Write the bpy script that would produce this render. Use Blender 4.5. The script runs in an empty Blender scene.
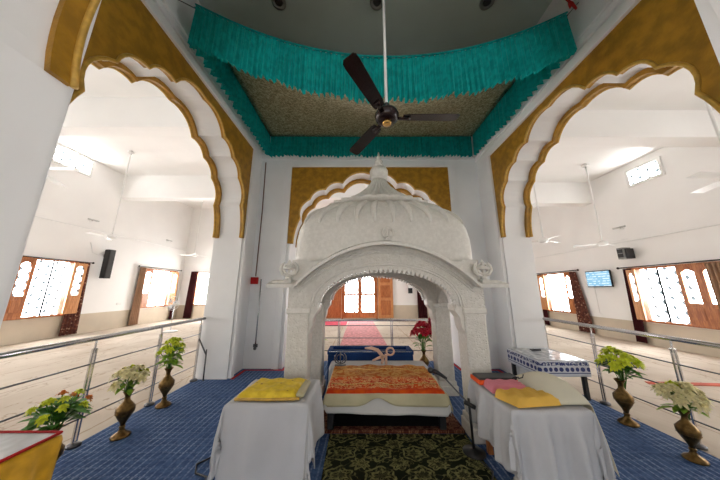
import bpy, math, random
from mathutils import Vector
from mathutils.geometry import tessellate_polygon
PI = math.pi
C = bpy.context.scene.collection
random.seed(7)

# ------------------------------------------------------------------ mesh builder
class MB:
    def __init__(s): s.v = []; s.f = []; s.m = []; s.k = 0
    def mat(s, k): s.k = k; return s
    def add(s, vs, fs):
        b = len(s.v); s.v += [tuple(v) for v in vs]
        for f in fs: s.f.append([i + b for i in f]); s.m.append(s.k)
        return s
    def box(s, x0, x1, y0, y1, z0, z1):
        vs = [(x, y, z) for z in (z0, z1) for y in (y0, y1) for x in (x0, x1)]
        return s.add(vs, [(0,2,3,1),(4,5,7,6),(0,1,5,4),(2,6,7,3),(0,4,6,2),(1,3,7,5)])
    def tube(s, pts, r, n=8, cap=True, flat=None):
        pts = [Vector(p) for p in pts]; N = len(pts)
        rs = r if isinstance(r, (list, tuple)) else [r] * N
        vs = []; prev = None
        for i, p in enumerate(pts):
            t = (pts[min(i+1, N-1)] - pts[max(i-1, 0)])
            if t.length < 1e-9: t = Vector((0,0,1))
            t.normalize()
            if prev is None:
                a = Vector((0,0,1)) if abs(t.z) < .9 else Vector((1,0,0))
                nrm = a.cross(t).normalized()
            else:
                nrm = prev - t * prev.dot(t)
                nrm = nrm.normalized() if nrm.length > 1e-6 else prev
            prev = nrm; bn = t.cross(nrm)
            for k in range(n):
                a = 2 * PI * k / n
                vs.append(p + nrm * (math.cos(a) * rs[i]) + bn * (math.sin(a) * rs[i] * (flat or 1)))
        fs = [(i*n+k, i*n+(k+1) % n, (i+1)*n+(k+1) % n, (i+1)*n+k) for i in range(N-1) for k in range(n)]
        if cap: fs += [tuple(range(n-1, -1, -1)), tuple((N-1)*n+k for k in range(n))]
        return s.add(vs, fs)
    def lathe(s, prof, c=(0,0,0), n=24, sx=1, sy=1, flute=None):
        vs = []
        for i, (r, z) in enumerate(prof):
            for k in range(n):
                a = 2 * PI * k / n
                q = r * (1 - (flute[1][i] * (1-abs(math.cos(flute[0]/2 * a)))**1.6 if flute else 0))
                vs.append((c[0] + q * math.cos(a) * sx, c[1] + q * math.sin(a) * sy, c[2] + z))
        N = len(prof)
        fs = [(i*n+k, i*n+(k+1) % n, (i+1)*n+(k+1) % n, (i+1)*n+k) for i in range(N-1) for k in range(n)]
        fs += [tuple(range(n-1, -1, -1)), tuple((N-1)*n+k for k in range(n))]
        return s.add(vs, fs)
    def ball(s, c, r, n=12, m=8):
        rx, ry, rz = r if isinstance(r, tuple) else (r, r, r)
        prof = [(math.sin(PI*i/m), -math.cos(PI*i/m)) for i in range(m+1)]
        vs = []
        for q, z in prof:
            q = max(q, 1e-4)
            for k in range(n):
                a = 2*PI*k/n
                vs.append((c[0]+rx*q*math.cos(a), c[1]+ry*q*math.sin(a), c[2]+rz*z))
        fs = [(i*n+k, i*n+(k+1) % n, (i+1)*n+(k+1) % n, (i+1)*n+k) for i in range(m) for k in range(n)]
        return s.add(vs, fs)
    def prism(s, poly, axis, a, b):
        if sum(p[0]*q[1]-q[0]*p[1] for p, q in zip(poly, poly[1:]+poly[:1])) < 0: poly = poly[::-1]
        P = {'x': lambda u, w, t: (t, u, w), 'y': lambda u, w, t: (u, t, w), 'z': lambda u, w, t: (u, w, t)}[axis]
        n = len(poly)
        vs = [P(u, w, a) for u, w in poly] + [P(u, w, b) for u, w in poly]
        tr = tessellate_polygon([[Vector((u, w, 0)) for u, w in poly]])
        fs = []
        for t in tr:
            t = list(t); p, q, r_ = (poly[i] for i in t)
            if (q[0]-p[0])*(r_[1]-p[1]) - (q[1]-p[1])*(r_[0]-p[0]) < 0: t = t[::-1]
            fs += [t[::-1], [i+n for i in t]]
        fs += [(i, (i+1) % n, n+(i+1) % n, n+i) for i in range(n)]
        if (axis == 'y') != (b < a): fs = [list(f)[::-1] for f in fs]
        return s.add(vs, fs)
    def grid(s, fn, nu, nv, wrap=False):
        vs = [fn(i/nu, j/nv) for j in range(nv+1) for i in range(nu+1)]
        return s.add(vs, [(j*(nu+1)+i, j*(nu+1)+i+1, (j+1)*(nu+1)+i+1, (j+1)*(nu+1)+i) for j in range(nv) for i in range(nu)])
    def build(s, name, mats, parent=None, smooth=False, bevel=0, solid=0, sub=0):
        o0 = Vector((0,0,0))
        p = parent
        while p is not None: o0 += p.location; p = p.parent
        me = bpy.data.meshes.new(name)
        me.from_pydata([tuple(Vector(v) - o0) for v in s.v], [], s.f)
        for m in (mats if isinstance(mats, (list, tuple)) else [mats]): me.materials.append(m)
        for p_, k in zip(me.polygons, s.m): p_.material_index = k; p_.use_smooth = bool(smooth)
        me.update()
        o = bpy.data.objects.new(name, me); C.objects.link(o)
        if parent is not None: o.parent = parent
        if solid:
            d = o.modifiers.new('thickness', 'SOLIDIFY'); d.thickness = solid; d.offset = 0
        if bevel:
            d = o.modifiers.new('edge', 'BEVEL'); d.width = bevel; d.segments = 2; d.limit_method = 'ANGLE'
        if sub:
            d = o.modifiers.new('smooth', 'SUBSURF'); d.levels = sub; d.render_levels = sub
        if smooth == 'auto':
            for p_ in me.polygons: p_.use_smooth = True
            me.set_sharp_from_angle(angle=math.radians(38))
        return o

def tag(o, label, cat, group=None, kind=None):
    o['label'] = label; o['category'] = cat
    if group: o['group'] = group
    if kind: o['kind'] = kind
    return o
def thing(name, loc, label, cat, group=None):
    o = bpy.data.objects.new(name, None); C.objects.link(o); o.location = loc
    o.empty_display_size = .1
    return tag(o, label, cat, group)
def struct(o): o['kind'] = 'structure'; return o
def root(name, loc=(0,0,0)):
    o = bpy.data.objects.new(name, None); C.objects.link(o); o.location = loc; o['kind'] = 'structure'; return o
def dup(o, loc, label=None, rz=None):
    r = o.copy(); C.objects.link(r); r.location = loc
    if label: r['label'] = label
    if rz is not None: r.rotation_euler.z = rz
    for ch in o.children:
        c = ch.copy(); C.objects.link(c); c.parent = r
        for g in ch.children:
            d = g.copy(); C.objects.link(d); d.parent = c
    return r
def lerp(a, b, t): return a + (b - a) * t
def sm(a, b, x):
    t = max(0, min(1, (x-a)/(b-a))); return t*t*(3-2*t)

# ------------------------------------------------------------------ materials
class N:
    """tiny node helper"""
    def __init__(s, name):
        s.mat = bpy.data.materials.new(name); s.mat.use_nodes = True
        s.nt = s.mat.node_tree; s.b = s.nt.nodes['Principled BSDF']; s.out = s.nt.nodes['Material Output']
        s.co = None
    def new(s, t, **kw):
        n = s.nt.nodes.new(t)
        for k, v in kw.items(): setattr(n, k, v)
        return n
    def link(s, a, b): s.nt.links.new(a, b)
    def obj(s):
        if s.co is None: s.co = s.new('ShaderNodeTexCoord')
        return s.co.outputs['Object']
    def val(s, x, sock):
        if hasattr(x, 'is_linked'): s.link(x, sock)
        else: sock.default_value = x
    def math(s, op, a, b=0.0, c=0.0):
        n = s.new('ShaderNodeMath', operation=op)
        s.val(a, n.inputs[0]); s.val(b, n.inputs[1]); s.val(c, n.inputs[2]); return n.outputs[0]
    def mix(s, f, a, b):
        n = s.new('ShaderNodeMix', data_type='RGBA')
        s.val(f, n.inputs[0])
        for x, k in ((a, 6), (b, 7)):
            if hasattr(x, 'is_linked'): s.link(x, n.inputs[k])
            else: n.inputs[k].default_value = (*x, 1)
        return n.outputs[2]
    def noise(s, scale, detail=3, rough=.5, vec=None, dist=0):
        n = s.new('ShaderNodeTexNoise'); n.inputs['Scale'].default_value = scale
        n.inputs['Detail'].default_value = detail; n.inputs['Roughness'].default_value = rough
        n.inputs['Distortion'].default_value = dist
        s.link(vec if vec is not None else s.obj(), n.inputs['Vector']); return n.outputs['Fac']
    def voro(s, scale, feature='F1', vec=None):
        n = s.new('ShaderNodeTexVoronoi', feature=feature); n.inputs['Scale'].default_value = scale
        s.link(vec if vec is not None else s.obj(), n.inputs['Vector']); return n.outputs['Distance']
    def ramp(s, f, a, b):
        n = s.new('ShaderNodeMapRange'); n.interpolation_type = 'SMOOTHSTEP'
        s.val(f, n.inputs[0]); n.inputs[1].default_value = a; n.inputs[2].default_value = b; return n.outputs[0]
    def xyz(s, vec=None):
        n = s.new('ShaderNodeSeparateXYZ'); s.link(vec if vec is not None else s.obj(), n.inputs[0]); return n.outputs
    def comb(s, x, y, z=0.0):
        n = s.new('ShaderNodeCombineXYZ'); s.val(x, n.inputs[0]); s.val(y, n.inputs[1]); s.val(z, n.inputs[2]); return n.outputs[0]
    def bump(s, h, strength=.3, dist=.01):
        n = s.new('ShaderNodeBump'); n.inputs['Strength'].default_value = strength; n.inputs['Distance'].default_value = dist
        s.link(h, n.inputs['Height']); s.link(n.outputs[0], s.b.inputs['Normal'])
    def set(s, col=None, rough=.5, metal=0, spec=None):
        if col is not None:
            if hasattr(col, 'is_linked'): s.link(col, s.b.inputs['Base Color'])
            else: s.b.inputs['Base Color'].default_value = (*col, 1)
        s.b.inputs['Roughness'].default_value = rough; s.b.inputs['Metallic'].default_value = metal
        if spec is not None: s.b.inputs['Specular IOR Level'].default_value = spec
        return s
    def translucent(s, col, f):
        t = s.new('ShaderNodeBsdfTranslucent'); m = s.new('ShaderNodeMixShader'); m.inputs[0].default_value = f
        if hasattr(col, 'is_linked'): s.link(col, t.inputs[0])
        else: t.inputs[0].default_value = (*col, 1)
        s.link(s.b.outputs[0], m.inputs[1]); s.link(t.outputs[0], m.inputs[2]); s.link(m.outputs[0], s.out.inputs['Surface'])

def plain(name, col, rough=.5, metal=0, var=.12, scale=6, bump=0, bscale=40, spec=None):
    n = N(name)
    c = n.mix(n.ramp(n.noise(scale), .3, .7), tuple(x*(1-var) for x in col), tuple(min(1, x*(1+var)) for x in col))
    n.set(c, rough, metal, spec)
    if bump: n.bump(n.noise(bscale, 4), bump, .01)
    return n.mat

WHITE = plain('white_wall_paint', (.86,.86,.86), .55, var=.03, scale=1.5, bump=.04, bscale=60)
HALLW = plain('hall_wall_paint', (.86,.85,.83), .6, var=.02, scale=1)
CEIL = plain('ceiling_paint', (.56,.65,.61), .6, var=.05, scale=1.2)
DADO = plain('beige_dado_paint', (.56,.48,.37), .45, var=.05, scale=2)
GOLD = plain('gold_arch_paint', (.37,.185,.012), .5, .15, var=.22, scale=9, bump=.25, bscale=70)
GEDGE = plain('gilded_edge_paint', (.55,.33,.06), .4, .2, var=.15, scale=20, bump=.15)
STEEL = plain('brushed_steel', (.62,.62,.63), .22, 1, var=.08, scale=30)
DSTEEL = plain('dark_steel', (.13,.13,.14), .35, .8, var=.1)
BLACK = plain('black_plastic', (.012,.012,.013), .4, var=.2)
BRASS = plain('aged_brass', (.17,.10,.033), .28, .85, var=.35, scale=25, bump=.2, bscale=80)
WPLAS = plain('white_plastic', (.78,.78,.76), .35, var=.03)
WOOD = None
def wood(name, a, b, rough=.35):
    n = N(name); x = n.xyz()
    w = n.noise(7, 4, .6, n.comb(n.math('MULTIPLY', x[0], 3), n.math('MULTIPLY', x[1], 3), n.math('MULTIPLY', x[2], .35)), 1.5)
    n.set(n.mix(n.ramp(w, .35, .68), a, b), rough); n.bump(w, .15); return n.mat
WOOD = wood('varnished_wood', (.30,.085,.02), (.52,.19,.055))
WOODL = wood('light_varnished_wood', (.47,.19,.06), (.66,.31,.12))

def marble():
    n = N('carved_marble')
    v = n.voro(38); nz = n.noise(30, 5, .65)
    col = n.mix(n.ramp(nz, .35, .7), (.60,.57,.505), (.69,.66,.60))
    n.set(col, .42)
    n.bump(n.math('ADD', n.ramp(v, .1, .45), n.math('MULTIPLY', n.noise(60, 4), .6)), .45, .012); return n.mat
MARBLE = marble()
def marble_plain():
    n = N('smooth_marble'); nz = n.noise(22, 5, .65)
    n.set(n.mix(n.ramp(nz, .35, .7), (.63,.60,.54), (.71,.68,.62)), .4); n.bump(n.noise(50, 4), .2, .008); return n.mat
MARBLES = marble_plain()

def fabric(name, col, var=.1, rough=.85, tr=0, scale=3, weave=220):
    n = N(name)
    c = n.mix(n.ramp(n.noise(scale, 4), .3, .7), tuple(x*(1-var) for x in col), tuple(min(1, x*(1+var)) for x in col))
    n.set(c, rough, 0, .2); n.bump(n.noise(weave, 2), .15, .003)
    if tr: n.translucent(c, tr)
    return n.mat
WCLOTH = fabric('white_cotton', (.50,.50,.51), .04)
SHEET = fabric('white_bed_sheet', (.58,.57,.54), .06)
OLIVE = fabric('olive_cream_satin', (.44,.40,.25), .15, .5)
PINK = fabric('pink_cloth', (.66,.22,.27), .1, .7)
OCHRE = fabric('ochre_yellow_cloth', (.66,.40,.075), .12)
YELLOW = None
TULLE = fabric('cream_tulle', (.74,.70,.56), .06, .9, .2)
TEAL = fabric('teal_satin', (.012,.40,.38), .2, .33, .45, scale=14)
GOLDCL = fabric('golden_yellow_satin', (.58,.31,.02), .2, .45, scale=10)
REDCL = fabric('red_trim_cloth', (.45,.02,.02), .1)
ORED = fabric('orange_red_cloth', (.75,.10,.02), .1)

def yellow():
    n = N('embroidered_yellow_cloth')
    d = n.voro(13); c = n.mix(n.ramp(n.noise(20, 3), .3, .7), (.62,.42,.012), (.80,.58,.03))
    c = n.mix(n.math('LESS_THAN', d, .16), c, (.35,.17,.01)); n.set(c, .55); n.bump(n.noise(120), .2, .004); return n.mat
YELLOW = yellow()

def rumala():
    n = N('orange_brocade'); x = n.xyz()
    # bands run along local y (front edge -> back)
    y = x[1]
    v = n.voro(15); w = n.noise(13, 5, .7, None, 1.4)
    mot = n.ramp(n.math('ABSOLUTE', n.math('SUBTRACT', w, .5)), .05, .015)
    base = n.mix(n.ramp(n.noise(9, 3), .35, .65), (.50,.035,.003), (.64,.085,.005))
    goldn = n.mix(n.ramp(w, .4, .6), (.40,.10,.008), (.58,.31,.085))
    mid = n.mix(mot, base, (.70,.42,.16))
    mid = n.mix(n.math('MULTIPLY', n.ramp(v, .30, .15), .85), mid, (.40,.018,.004))
    c = n.mix(n.ramp(n.math('ADD', y, n.math('MULTIPLY', n.math('SUBTRACT', w, .5), .12)), .30, .37), mid, goldn)
    c = n.mix(n.ramp(y, .055, .045), c, base)
    n.set(c, .75, 0, .15); n.bump(w, .8, .012); return n.mat
RUMALA = rumala()

def carpet():
    n = N('blue_carpet_weave'); x = n.xyz()
    def lines(c, per, wdt):
        f = n.math('FRACT', n.math('DIVIDE', c, per)); return n.math('LESS_THAN', n.math('ABSOLUTE', n.math('SUBTRACT', f, .5)), wdt)
    wob = n.math('MULTIPLY', n.math('SUBTRACT', n.noise(2.5, 2), .5), .05)
    X = n.math('ADD', x[0], wob); Y = n.math('ADD', x[1], wob)
    gx = lines(X, .068, .11); gy = lines(Y, .10, .09); dash = lines(Y, .034, .32); dash2 = lines(X, .03, .30)
    g = n.math('MAXIMUM', n.math('MULTIPLY', gx, n.math('MULTIPLY_ADD', dash, .5, .5)), n.math('MULTIPLY', n.math('MULTIPLY', gy, dash2), .45))
    fade = n.ramp(n.noise(3, 3), .2, .75)
    base = n.mix(n.ramp(n.noise(30, 4), .3, .7), (.040,.076,.18), (.070,.125,.26))
    c = n.mix(n.math('MULTIPLY', g, n.math('MULTIPLY', fade, .75)), base, (.34,.42,.58))
    n.set(c, .95, 0, .1); n.bump(n.math('ADD', n.noise(3.2, 3), n.math('MULTIPLY', n.noise(200, 2), .1)), .35, .03); return n.mat
CARPET = carpet()

def damask(name, dark, light, per=.34):
    n = N(name); x = n.xyz()
    u = n.math('DIVIDE', x[0], per); v = n.math('DIVIDE', x[1], per*.78)
    wob = n.math('MULTIPLY', n.math('SUBTRACT', n.noise(7, 3), .5), .35)
    u = n.math('ADD', u, wob); v = n.math('ADD', v, wob)
    def med(u, v, pet, r0, amp):
        fu = n.math('SUBTRACT', n.math('FRACT', u), .5); fv = n.math('SUBTRACT', n.math('FRACT', v), .5)
        r = n.math('SQRT', n.math('ADD', n.math('MULTIPLY', fu, fu), n.math('MULTIPLY', fv, fv)))
        th = n.math('ARCTAN2', fv, fu)
        rr = n.math('ADD', r, n.math('MULTIPLY', n.math('COSINE', n.math('MULTIPLY', th, pet)), amp))
        ring = n.math('LESS_THAN', n.math('ABSOLUTE', n.math('SUBTRACT', rr, r0)), .032)
        ring2 = n.math('LESS_THAN', n.math('ABSOLUTE', n.math('SUBTRACT', rr, r0*.5)), .035)
        pt = n.math('MULTIPLY', n.math('LESS_THAN', rr, r0*.85), n.math('GREATER_THAN', n.math('COSINE', n.math('MULTIPLY', th, pet*2)), .55))
        return n.math('MAXIMUM', n.math('MAXIMUM', ring, ring2), n.math('MULTIPLY', pt, .6))
    a = med(u, v, 6, .33, .035); b = med(n.math('ADD', u, .5), n.math('ADD', v, .5), 8, .22, .04)
    vine = n.math('LESS_THAN', n.math('ABSOLUTE', n.math('SUBTRACT', n.noise(9, 2), .5)), .012)
    g = n.math('MAXIMUM', n.math('MAXIMUM', a, b), n.math('MULTIPLY', vine, .7))
    g = n.math('MULTIPLY', g, n.ramp(n.noise(25, 3), .25, .6))
    n.set(n.mix(g, dark, light), .95, 0, .1); n.bump(n.noise(180, 2), .3, .004); return n.mat
RUG = damask('dark_damask_rug', (.010,.012,.006), (.20,.19,.075))
REDRUG = damask('red_figured_rug', (.055,.012,.008), (.22,.11,.06), .16)

def matting():
    n = N('cream_floor_sheets'); x = n.xyz()
    st = n.comb(n.math('MULTIPLY', x[0], .55), n.math('MULTIPLY', x[1], .25))
    w = n.noise(3.2, 4, .55, st, .6)
    crease = n.ramp(n.math('ABSOLUTE', n.math('SUBTRACT', w, .5)), .012, .0)
    f = n.math('FRACT', n.math('DIVIDE', n.math('ADD', x[0], n.math('MULTIPLY', w, .3)), 1.15))
    seam = n.math('LESS_THAN', n.math('ABSOLUTE', n.math('SUBTRACT', f, .5)), .012)
    base = n.mix(n.ramp(n.noise(.8, 3), .3, .7), (.50,.42,.335), (.62,.545,.455))
    c = n.mix(n.math('MULTIPLY', crease, .5), base, (.26,.17,.10))
    c = n.mix(n.math('MULTIPLY', seam, .55), c, (.33,.22,.14))
    n.set(c, .9, 0, .15); n.bump(w, .5, .05); return n.mat
MATTING = matting()

def canopy_mat():
    n = N('olive_gold_brocade'); v = n.voro(18); w = n.noise(26, 4, .6, None, 1)
    c = n.mix(n.ramp(w, .40, .62), (.18,.165,.085), (.46,.44,.29))
    c = n.mix(n.ramp(v, .16, .08), c, (.55,.52,.36)); n.set(c, .6, 0, .3); n.bump(w, .5, .01); n.translucent(c, .15); return n.mat
BROCADE = canopy_mat()

def curtain_mat():
    n = N('brown_figured_curtain'); v = n.voro(11); w = n.noise(14, 4, .6)
    c = n.mix(n.ramp(w, .35, .65), (.07,.016,.010), (.17,.05,.028))
    c = n.mix(n.ramp(v, .30, .2), c, (.42,.26,.17)); n.set(c, .8); return n.mat
CURT = curtain_mat()
DCURT = fabric('dark_maroon_curtain', (.05,.008,.010), .2)
TAN = fabric('tan_curtain_lining', (.36,.22,.14), .12)

def pane(name, axis, strength, per=.20):
    """frosted figured glass lit from outside"""
    n = N(name); x = n.xyz(); u = x[0] if axis == 'x' else x[1]
    fu = n.math('SUBTRACT', n.math('FRACT', n.math('DIVIDE', u, per)), .5)
    v = n.math('ADD', n.math('DIVIDE', x[2], per*1.25), n.math('MULTIPLY', n.math('FLOOR', n.math('DIVIDE', u, per)), .5))
    fv = n.math('SUBTRACT', n.math('FRACT', v), .5)
    d = n.math('ADD', n.math('ABSOLUTE', fu), n.math('ABSOLUTE', fv))
    dot = n.math('LESS_THAN', d, .27)
    c = n.mix(dot, (1,1,1), (.010,.014,.016))
    n.set((.15,.17,.18), .25); n.link(c, n.b.inputs['Emission Color']); n.b.inputs['Emission Strength'].default_value = strength
    return n.mat
def emis(name, col, s):
    n = N(name); n.set(col, .4); n.b.inputs['Emission Color'].default_value = (*col, 1); n.b.inputs['Emission Strength'].default_value = s; return n.mat
WIN = 8.0
PANEX = pane('frosted_pane_side', 'y', WIN); PANEY = pane('frosted_pane_end', 'x', WIN)
SHUTL = pane('frosted_shutter_light', 'y', 1.6)

LEAF = plain('leaf_green', (.07,.22,.02), .45, var=.4, scale=30)
LEAFY = plain('lime_leaf', (.24,.42,.04), .45, var=.3, scale=30)
PYEL = plain('lime_yellow_petal', (.62,.70,.03), .6, var=.15, scale=40)
PCREAM = plain('cream_petal', (.80,.74,.42), .6, var=.15, scale=40)
PRED = plain('crimson_petal', (.48,.008,.03), .6, var=.25, scale=40)
PORNG = plain('orange_petal', (.75,.25,.04), .6, var=.15, scale=40)
FANB = plain('dark_brown_enamel', (.014,.005,.005), .25, .2, var=.2)
FANG = plain('fan_gold_band', (.55,.33,.10), .25, .9)
BLUE = fabric('navy_velvet', (.012,.045,.16), .2, .8)
PWOOD = plain('pinkish_pale_wood', (.60,.38,.28), .5, var=.12)

# ------------------------------------------------------------------ numbers of the place
XL, XR, T = -2.28, 2.72, .50          # inner faces of the side arcades
YF, YE, TY = 4.92, 1.015, .50          # inner faces of the front arcade and the entrance arcade
CX, CYS = .23, 2.90
ZC = 5.5                    # top of the gold panels, chamber ceiling
HL, HR, HF = -9.85, 8.15, 13.0        # hall walls
HB = -5.0

# ------------------------------------------------------------------ hall shell
f = MB().box(HL-.2, HR+.2, HB, HF+.2, -.2, 0).build('floor', MATTING); struct(f)
struct(MB().box(HL-.2, HL, HB, HF+.2, 0, 6.2).build('wall_left', HALLW))
struct(MB().box(HR, HR+.2, HB, HF+.2, 0, 5.25).build('wall_right', HALLW))
struct(MB().box(HL, HR, HF, HF+.2, 0, 6.2).build('wall_far', HALLW))
struct(MB().prism([(HL, 0), (HL, 6.2), (CX, 6.2), (CX, 5.25), (HR, 5.25), (HR, 0), (CX+2.6, 0), (CX+2.6, 2.7), (CX-2.6, 2.7), (CX-2.6, 0)], 'y', HB-.2, HB).build('wall_back', HALLW))  # unseen wall, added to limit the daylight coming in from behind
struct(MB().box(XL-T, XR+T, HB, YE-TY, 5.5, 5.65).build('ceiling_back', HALLW))
struct(MB().box(HL-.2, XL-T, HB, HF+.2, 6.2, 6.35).box(XL-T, CX, YF+TY, HF+.2, 6.2, 6.35).build('ceiling_left', HALLW))
struct(MB().box(XR+T, HR+.2, HB, HF+.2, 5.25, 5.4).box(CX, XR+T, YF+TY, HF+.2, 5.25, 5.4).box(CX, CX+.06, YF+TY, HF, 5.4, 6.2).build('ceiling_right', HALLW))
struct(MB().box(HL, HL+.015, HB, HF, 0, .67).build('baseboard_left', DADO))
struct(MB().box(HR-.015, HR, HB, HF, 0, .60).build('baseboard_right', DADO))
struct(MB().box(HL+.02, HR-.02, HF-.015, HF, 0, .70).build('baseboard_far', DADO))
for k, (a, b, y, z0, z1) in enumerate(((HL, XL-T, 4.9, 5.35, 6.2), (HL, CX, 8.95, 5.2, 6.2), (XR+T, HR, 4.25, 4.6, 5.25), (CX+.06, HR, 7.65, 4.47, 5.25))):
    struct(MB().box(a, b, y, y+.35, z0, z1).build('trim_%d' % (k+1), HALLW))
# conduit pipes along the hall walls
struct(MB().tube([(HL+.02, HB, 3.68), (HL+.02, HF-.05, 3.68)], .016, 6).build('trim_5', WPLAS))
struct(MB().tube([(HR-.02, HB, 2.95), (HR-.02, HF-.05, 2.95)], .014, 6).build('trim_6', WPLAS))

# ------------------------------------------------------------------ arcade walls
TALL = [(1,0),(1.0,.38),(.93,.62),(.72,.79),(.38,.90),(0,1)]
CUSP = [(1,0),(.925,.345),(.805,.62),(.605,.765),(.373,.86),(0,1)]
def arch(hw, z0, h, n=7, bul=.20, CUSP=CUSP):
    """scalloped arch, left spring to right spring, as (u, z)"""
    half = []
    for (a, b), (c, d) in zip(CUSP, CUSP[1:]):
        ax, az, cx, cz = a*hw, b*h, c*hw, d*h
        L = math.hypot(cx-ax, cz-az); nx, nz = (cz-az)/L, (ax-cx)/L
        bb = bul if b > 0 else .06
        for i in range(n):
            t = i/n; q = math.sin(PI*t)**.8 * bb * L
            half.append((lerp(ax, cx, t) + nx*q, z0 + lerp(az, cz, t) + nz*q))
    return [(-u, z) for u, z in half] + [(0, z0+h)] + half[::-1]
def arcade(name, axis, c, hw, off, inner, outer, ua, ub, gw, apex, ZG, cusp=CUSP, half=False, dep=.035):
    """wall with a scalloped arch; inner/outer = coordinates of its two faces"""
    s = 1 if inner > outer else -1              # direction from outer to inner face
    z0 = 2.48 if not half else 2.53
    big = [(c+u, z) for u, z in arch(hw+off, z0, apex-z0+off, CUSP=cusp)]
    poly = [(ua, 0), (ua, ZC), (ub, ZC), (ub, 0), (c+hw+off, 0)] + big[::-1] + [(c-hw-off, 0)]
    w = MB().prism(poly, axis, outer, inner).build(name, WHITE); struct(w)
    A = arch(hw, z0, apex-z0, CUSP=cusp)
    if half: A = A[:len(A)//2+1]
    for fc, d in ((inner, s), (outer, -s)):     # gold spandrel on each face
        pl = [(c-gw, z0), (c-gw, ZG)] + ([(c, ZG)] if half else [(c+gw, ZG), (c+gw, z0)]) + [(c+u, z) for u, z in A[::-1]]
        MB().prism(pl, axis, fc-d*(dep if half or fc == inner else dep*1.5), fc+d*(.02 if not half else -.01)).build('gold_spandrel', GOLD, w)
        m = MB()
        for e in (fc+d*(.022 if not half else -.004),):
            m.tube([(e, c+u, z) if axis == 'x' else (c+u, e, z) for u, z in A], .017, 6)
        m.build('gilded_edge', GEDGE, w, True)
        g = MB()                                # white moulded frame round the panel
        for a0, a1, pr in ((gw, gw+.09, .06), (gw+.09, gw+.15, .035)):
            za = ZG + (a0-gw); zb = ZG + (a1-gw)
            fr = [(c-a1, 0), (c-a1, zb), (c+a1, zb), (c+a1, 0), (c+a0, 0), (c+a0, za), (c-a0, za), (c-a0, 0)]
            g.prism(fr, axis, fc, fc+d*pr)
        g.build('frame_moulding', WHITE, w, bevel=.008)
    k = MB(); 
    if axis == 'x':
        a, b = sorted((inner, inner+s*.04)); k.box(a, b, ua+.0, ub, ZG+.19, ZG+.27)
        a, b = sorted((inner, inner+s*.07)); k.box(a, b, ua, ub, ZG+.27, ZG+.33)
    else:
        a, b = sorted((inner, inner+s*.04)); k.box(ua, ub, a, b, ZG+.19, ZG+.27)
        a, b = sorted((inner, inner+s*.07)); k.box(ua, ub, a, b, ZG+.27, ZG+.33)
    k.build('cornice', WHITE, w, bevel=.006)
    return w
arcade('wall_arcade_left', 'x', CYS, 1.42, .06, XL, XL-T, YE, YF, 1.50, 4.24, 4.42)
arcade('wall_arcade_right', 'x', CYS-.04, 1.40, .06, XR, XR+T, YE, YF, 1.48, 4.09, 4.22)
arcade('wall_arcade_front', 'y', CX, 1.68, .07, YF, YF+TY, XL-T, XR+T, 1.80, 4.12, 4.28)
arcade('wall_arcade_entrance', 'y', CX, 1.715, .03, YE, YE-TY, XL-T, XR+T, 1.80, 4.5, 4.72, TALL, True, .10)
struct(MB().box(XL-T, XR+T, YE-TY, YF+TY, ZC, ZC+.15).build('ceiling', CEIL))

# ------------------------------------------------------------------ windows and doors of the hall
def side_window(name, X, y0, y1, z0, z1, d, layout):
    """layout: list of (fraction0, fraction1, kind) along y, kind pane|shutter ; d = +1 room lies towards +x"""
    r = root(name, (X, (y0+y1)/2, z0))
    fr = MB(); t = .06
    a, b = sorted((X, X+d*.08))
    fr.box(a, b, y0-t, y1+t, z1, z1+t).box(a, b, y0-t, y1+t, z0-t, z0)
    fr.box(a, b, y0-t, y0, z0, z1).box(a, b, y1, y1+t, z0, z1)
    fr.build('window_frame', WOOD, r, bevel=.006)
    H = z1-z0
    for f0, f1, kind in layout:
        ya, yb = lerp(y0, y1, f0), lerp(y0, y1, f1)
        if kind == 'pane':
            p, q = sorted((X+d*.015, X+d*.03))
            MB().box(p, q, ya+.015, yb-.015, z0, z1).build('pane', PANEX, r)
            p, q = sorted((X+d*.02, X+d*.06))
            MB().box(p, q, ya-.015, ya+.015, z0, z1).box(p, q, yb-.015, yb+.015, z0, z1).build('mullion', WPLAS, r)
        else:
            wd = WOODL if kind == 'light_shutter' else WOOD
            so = .15 if kind == 'light_shutter' else 0
            p, q = sorted((X+d*(.03+so), X+d*(.075+so))); s = .20*(yb-ya)
            zb = z0 + .36*H; m = MB()
            n_ = 8; top = [(ya+s, zb)] + [(ya+s+(yb-ya-2*s)*i/n_, z1-.16+.07*math.sin(PI*i/n_)) for i in range(n_+1)] + [(yb-s, zb)]
            out = [(ya, z0), (ya, z1), (yb, z1), (yb, z0)]
            # frame of the shutter: polygon with slit so that the light stays open
            mid = (ya+yb)/2
            half = top[:len(top)//2+1]; half2 = top[len(top)//2:]
            m.prism([(ya, z0), (ya, z1), (mid, z1)] + half[::-1] + [(mid, zb), (mid, z0)], 'x', p, q)
            m.prism([(mid, z0), (mid, zb)] + half2[::-1] + [(mid, z1), (yb, z1), (yb, z0)], 'x', p, q)
            sh = m.build('shutter', wd, r)
            e0, e1 = sorted((X+d*(.075+so), X+d*(.088+so)))
            MB().box(e0, e1, ya+s, yb-s, z0+.08*H, z0+.29*H).build('raised_panel', wd, sh, bevel=.008)
            e0, e1 = sorted((X+d*(.04+so), X+d*(.05+so)))
            MB().box(e0, e1, ya+s*.8, yb-s*.8, zb-.02, z1-.08).build('shutter_light', SHUTL if so else PANEX, sh)
    return r
LL = [(0, .24, 'shutter'), (.24, .50, 'pane'), (.50, .76, 'pane'), (.76, 1.0, 'light_shutter')]
wi = 1
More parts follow.
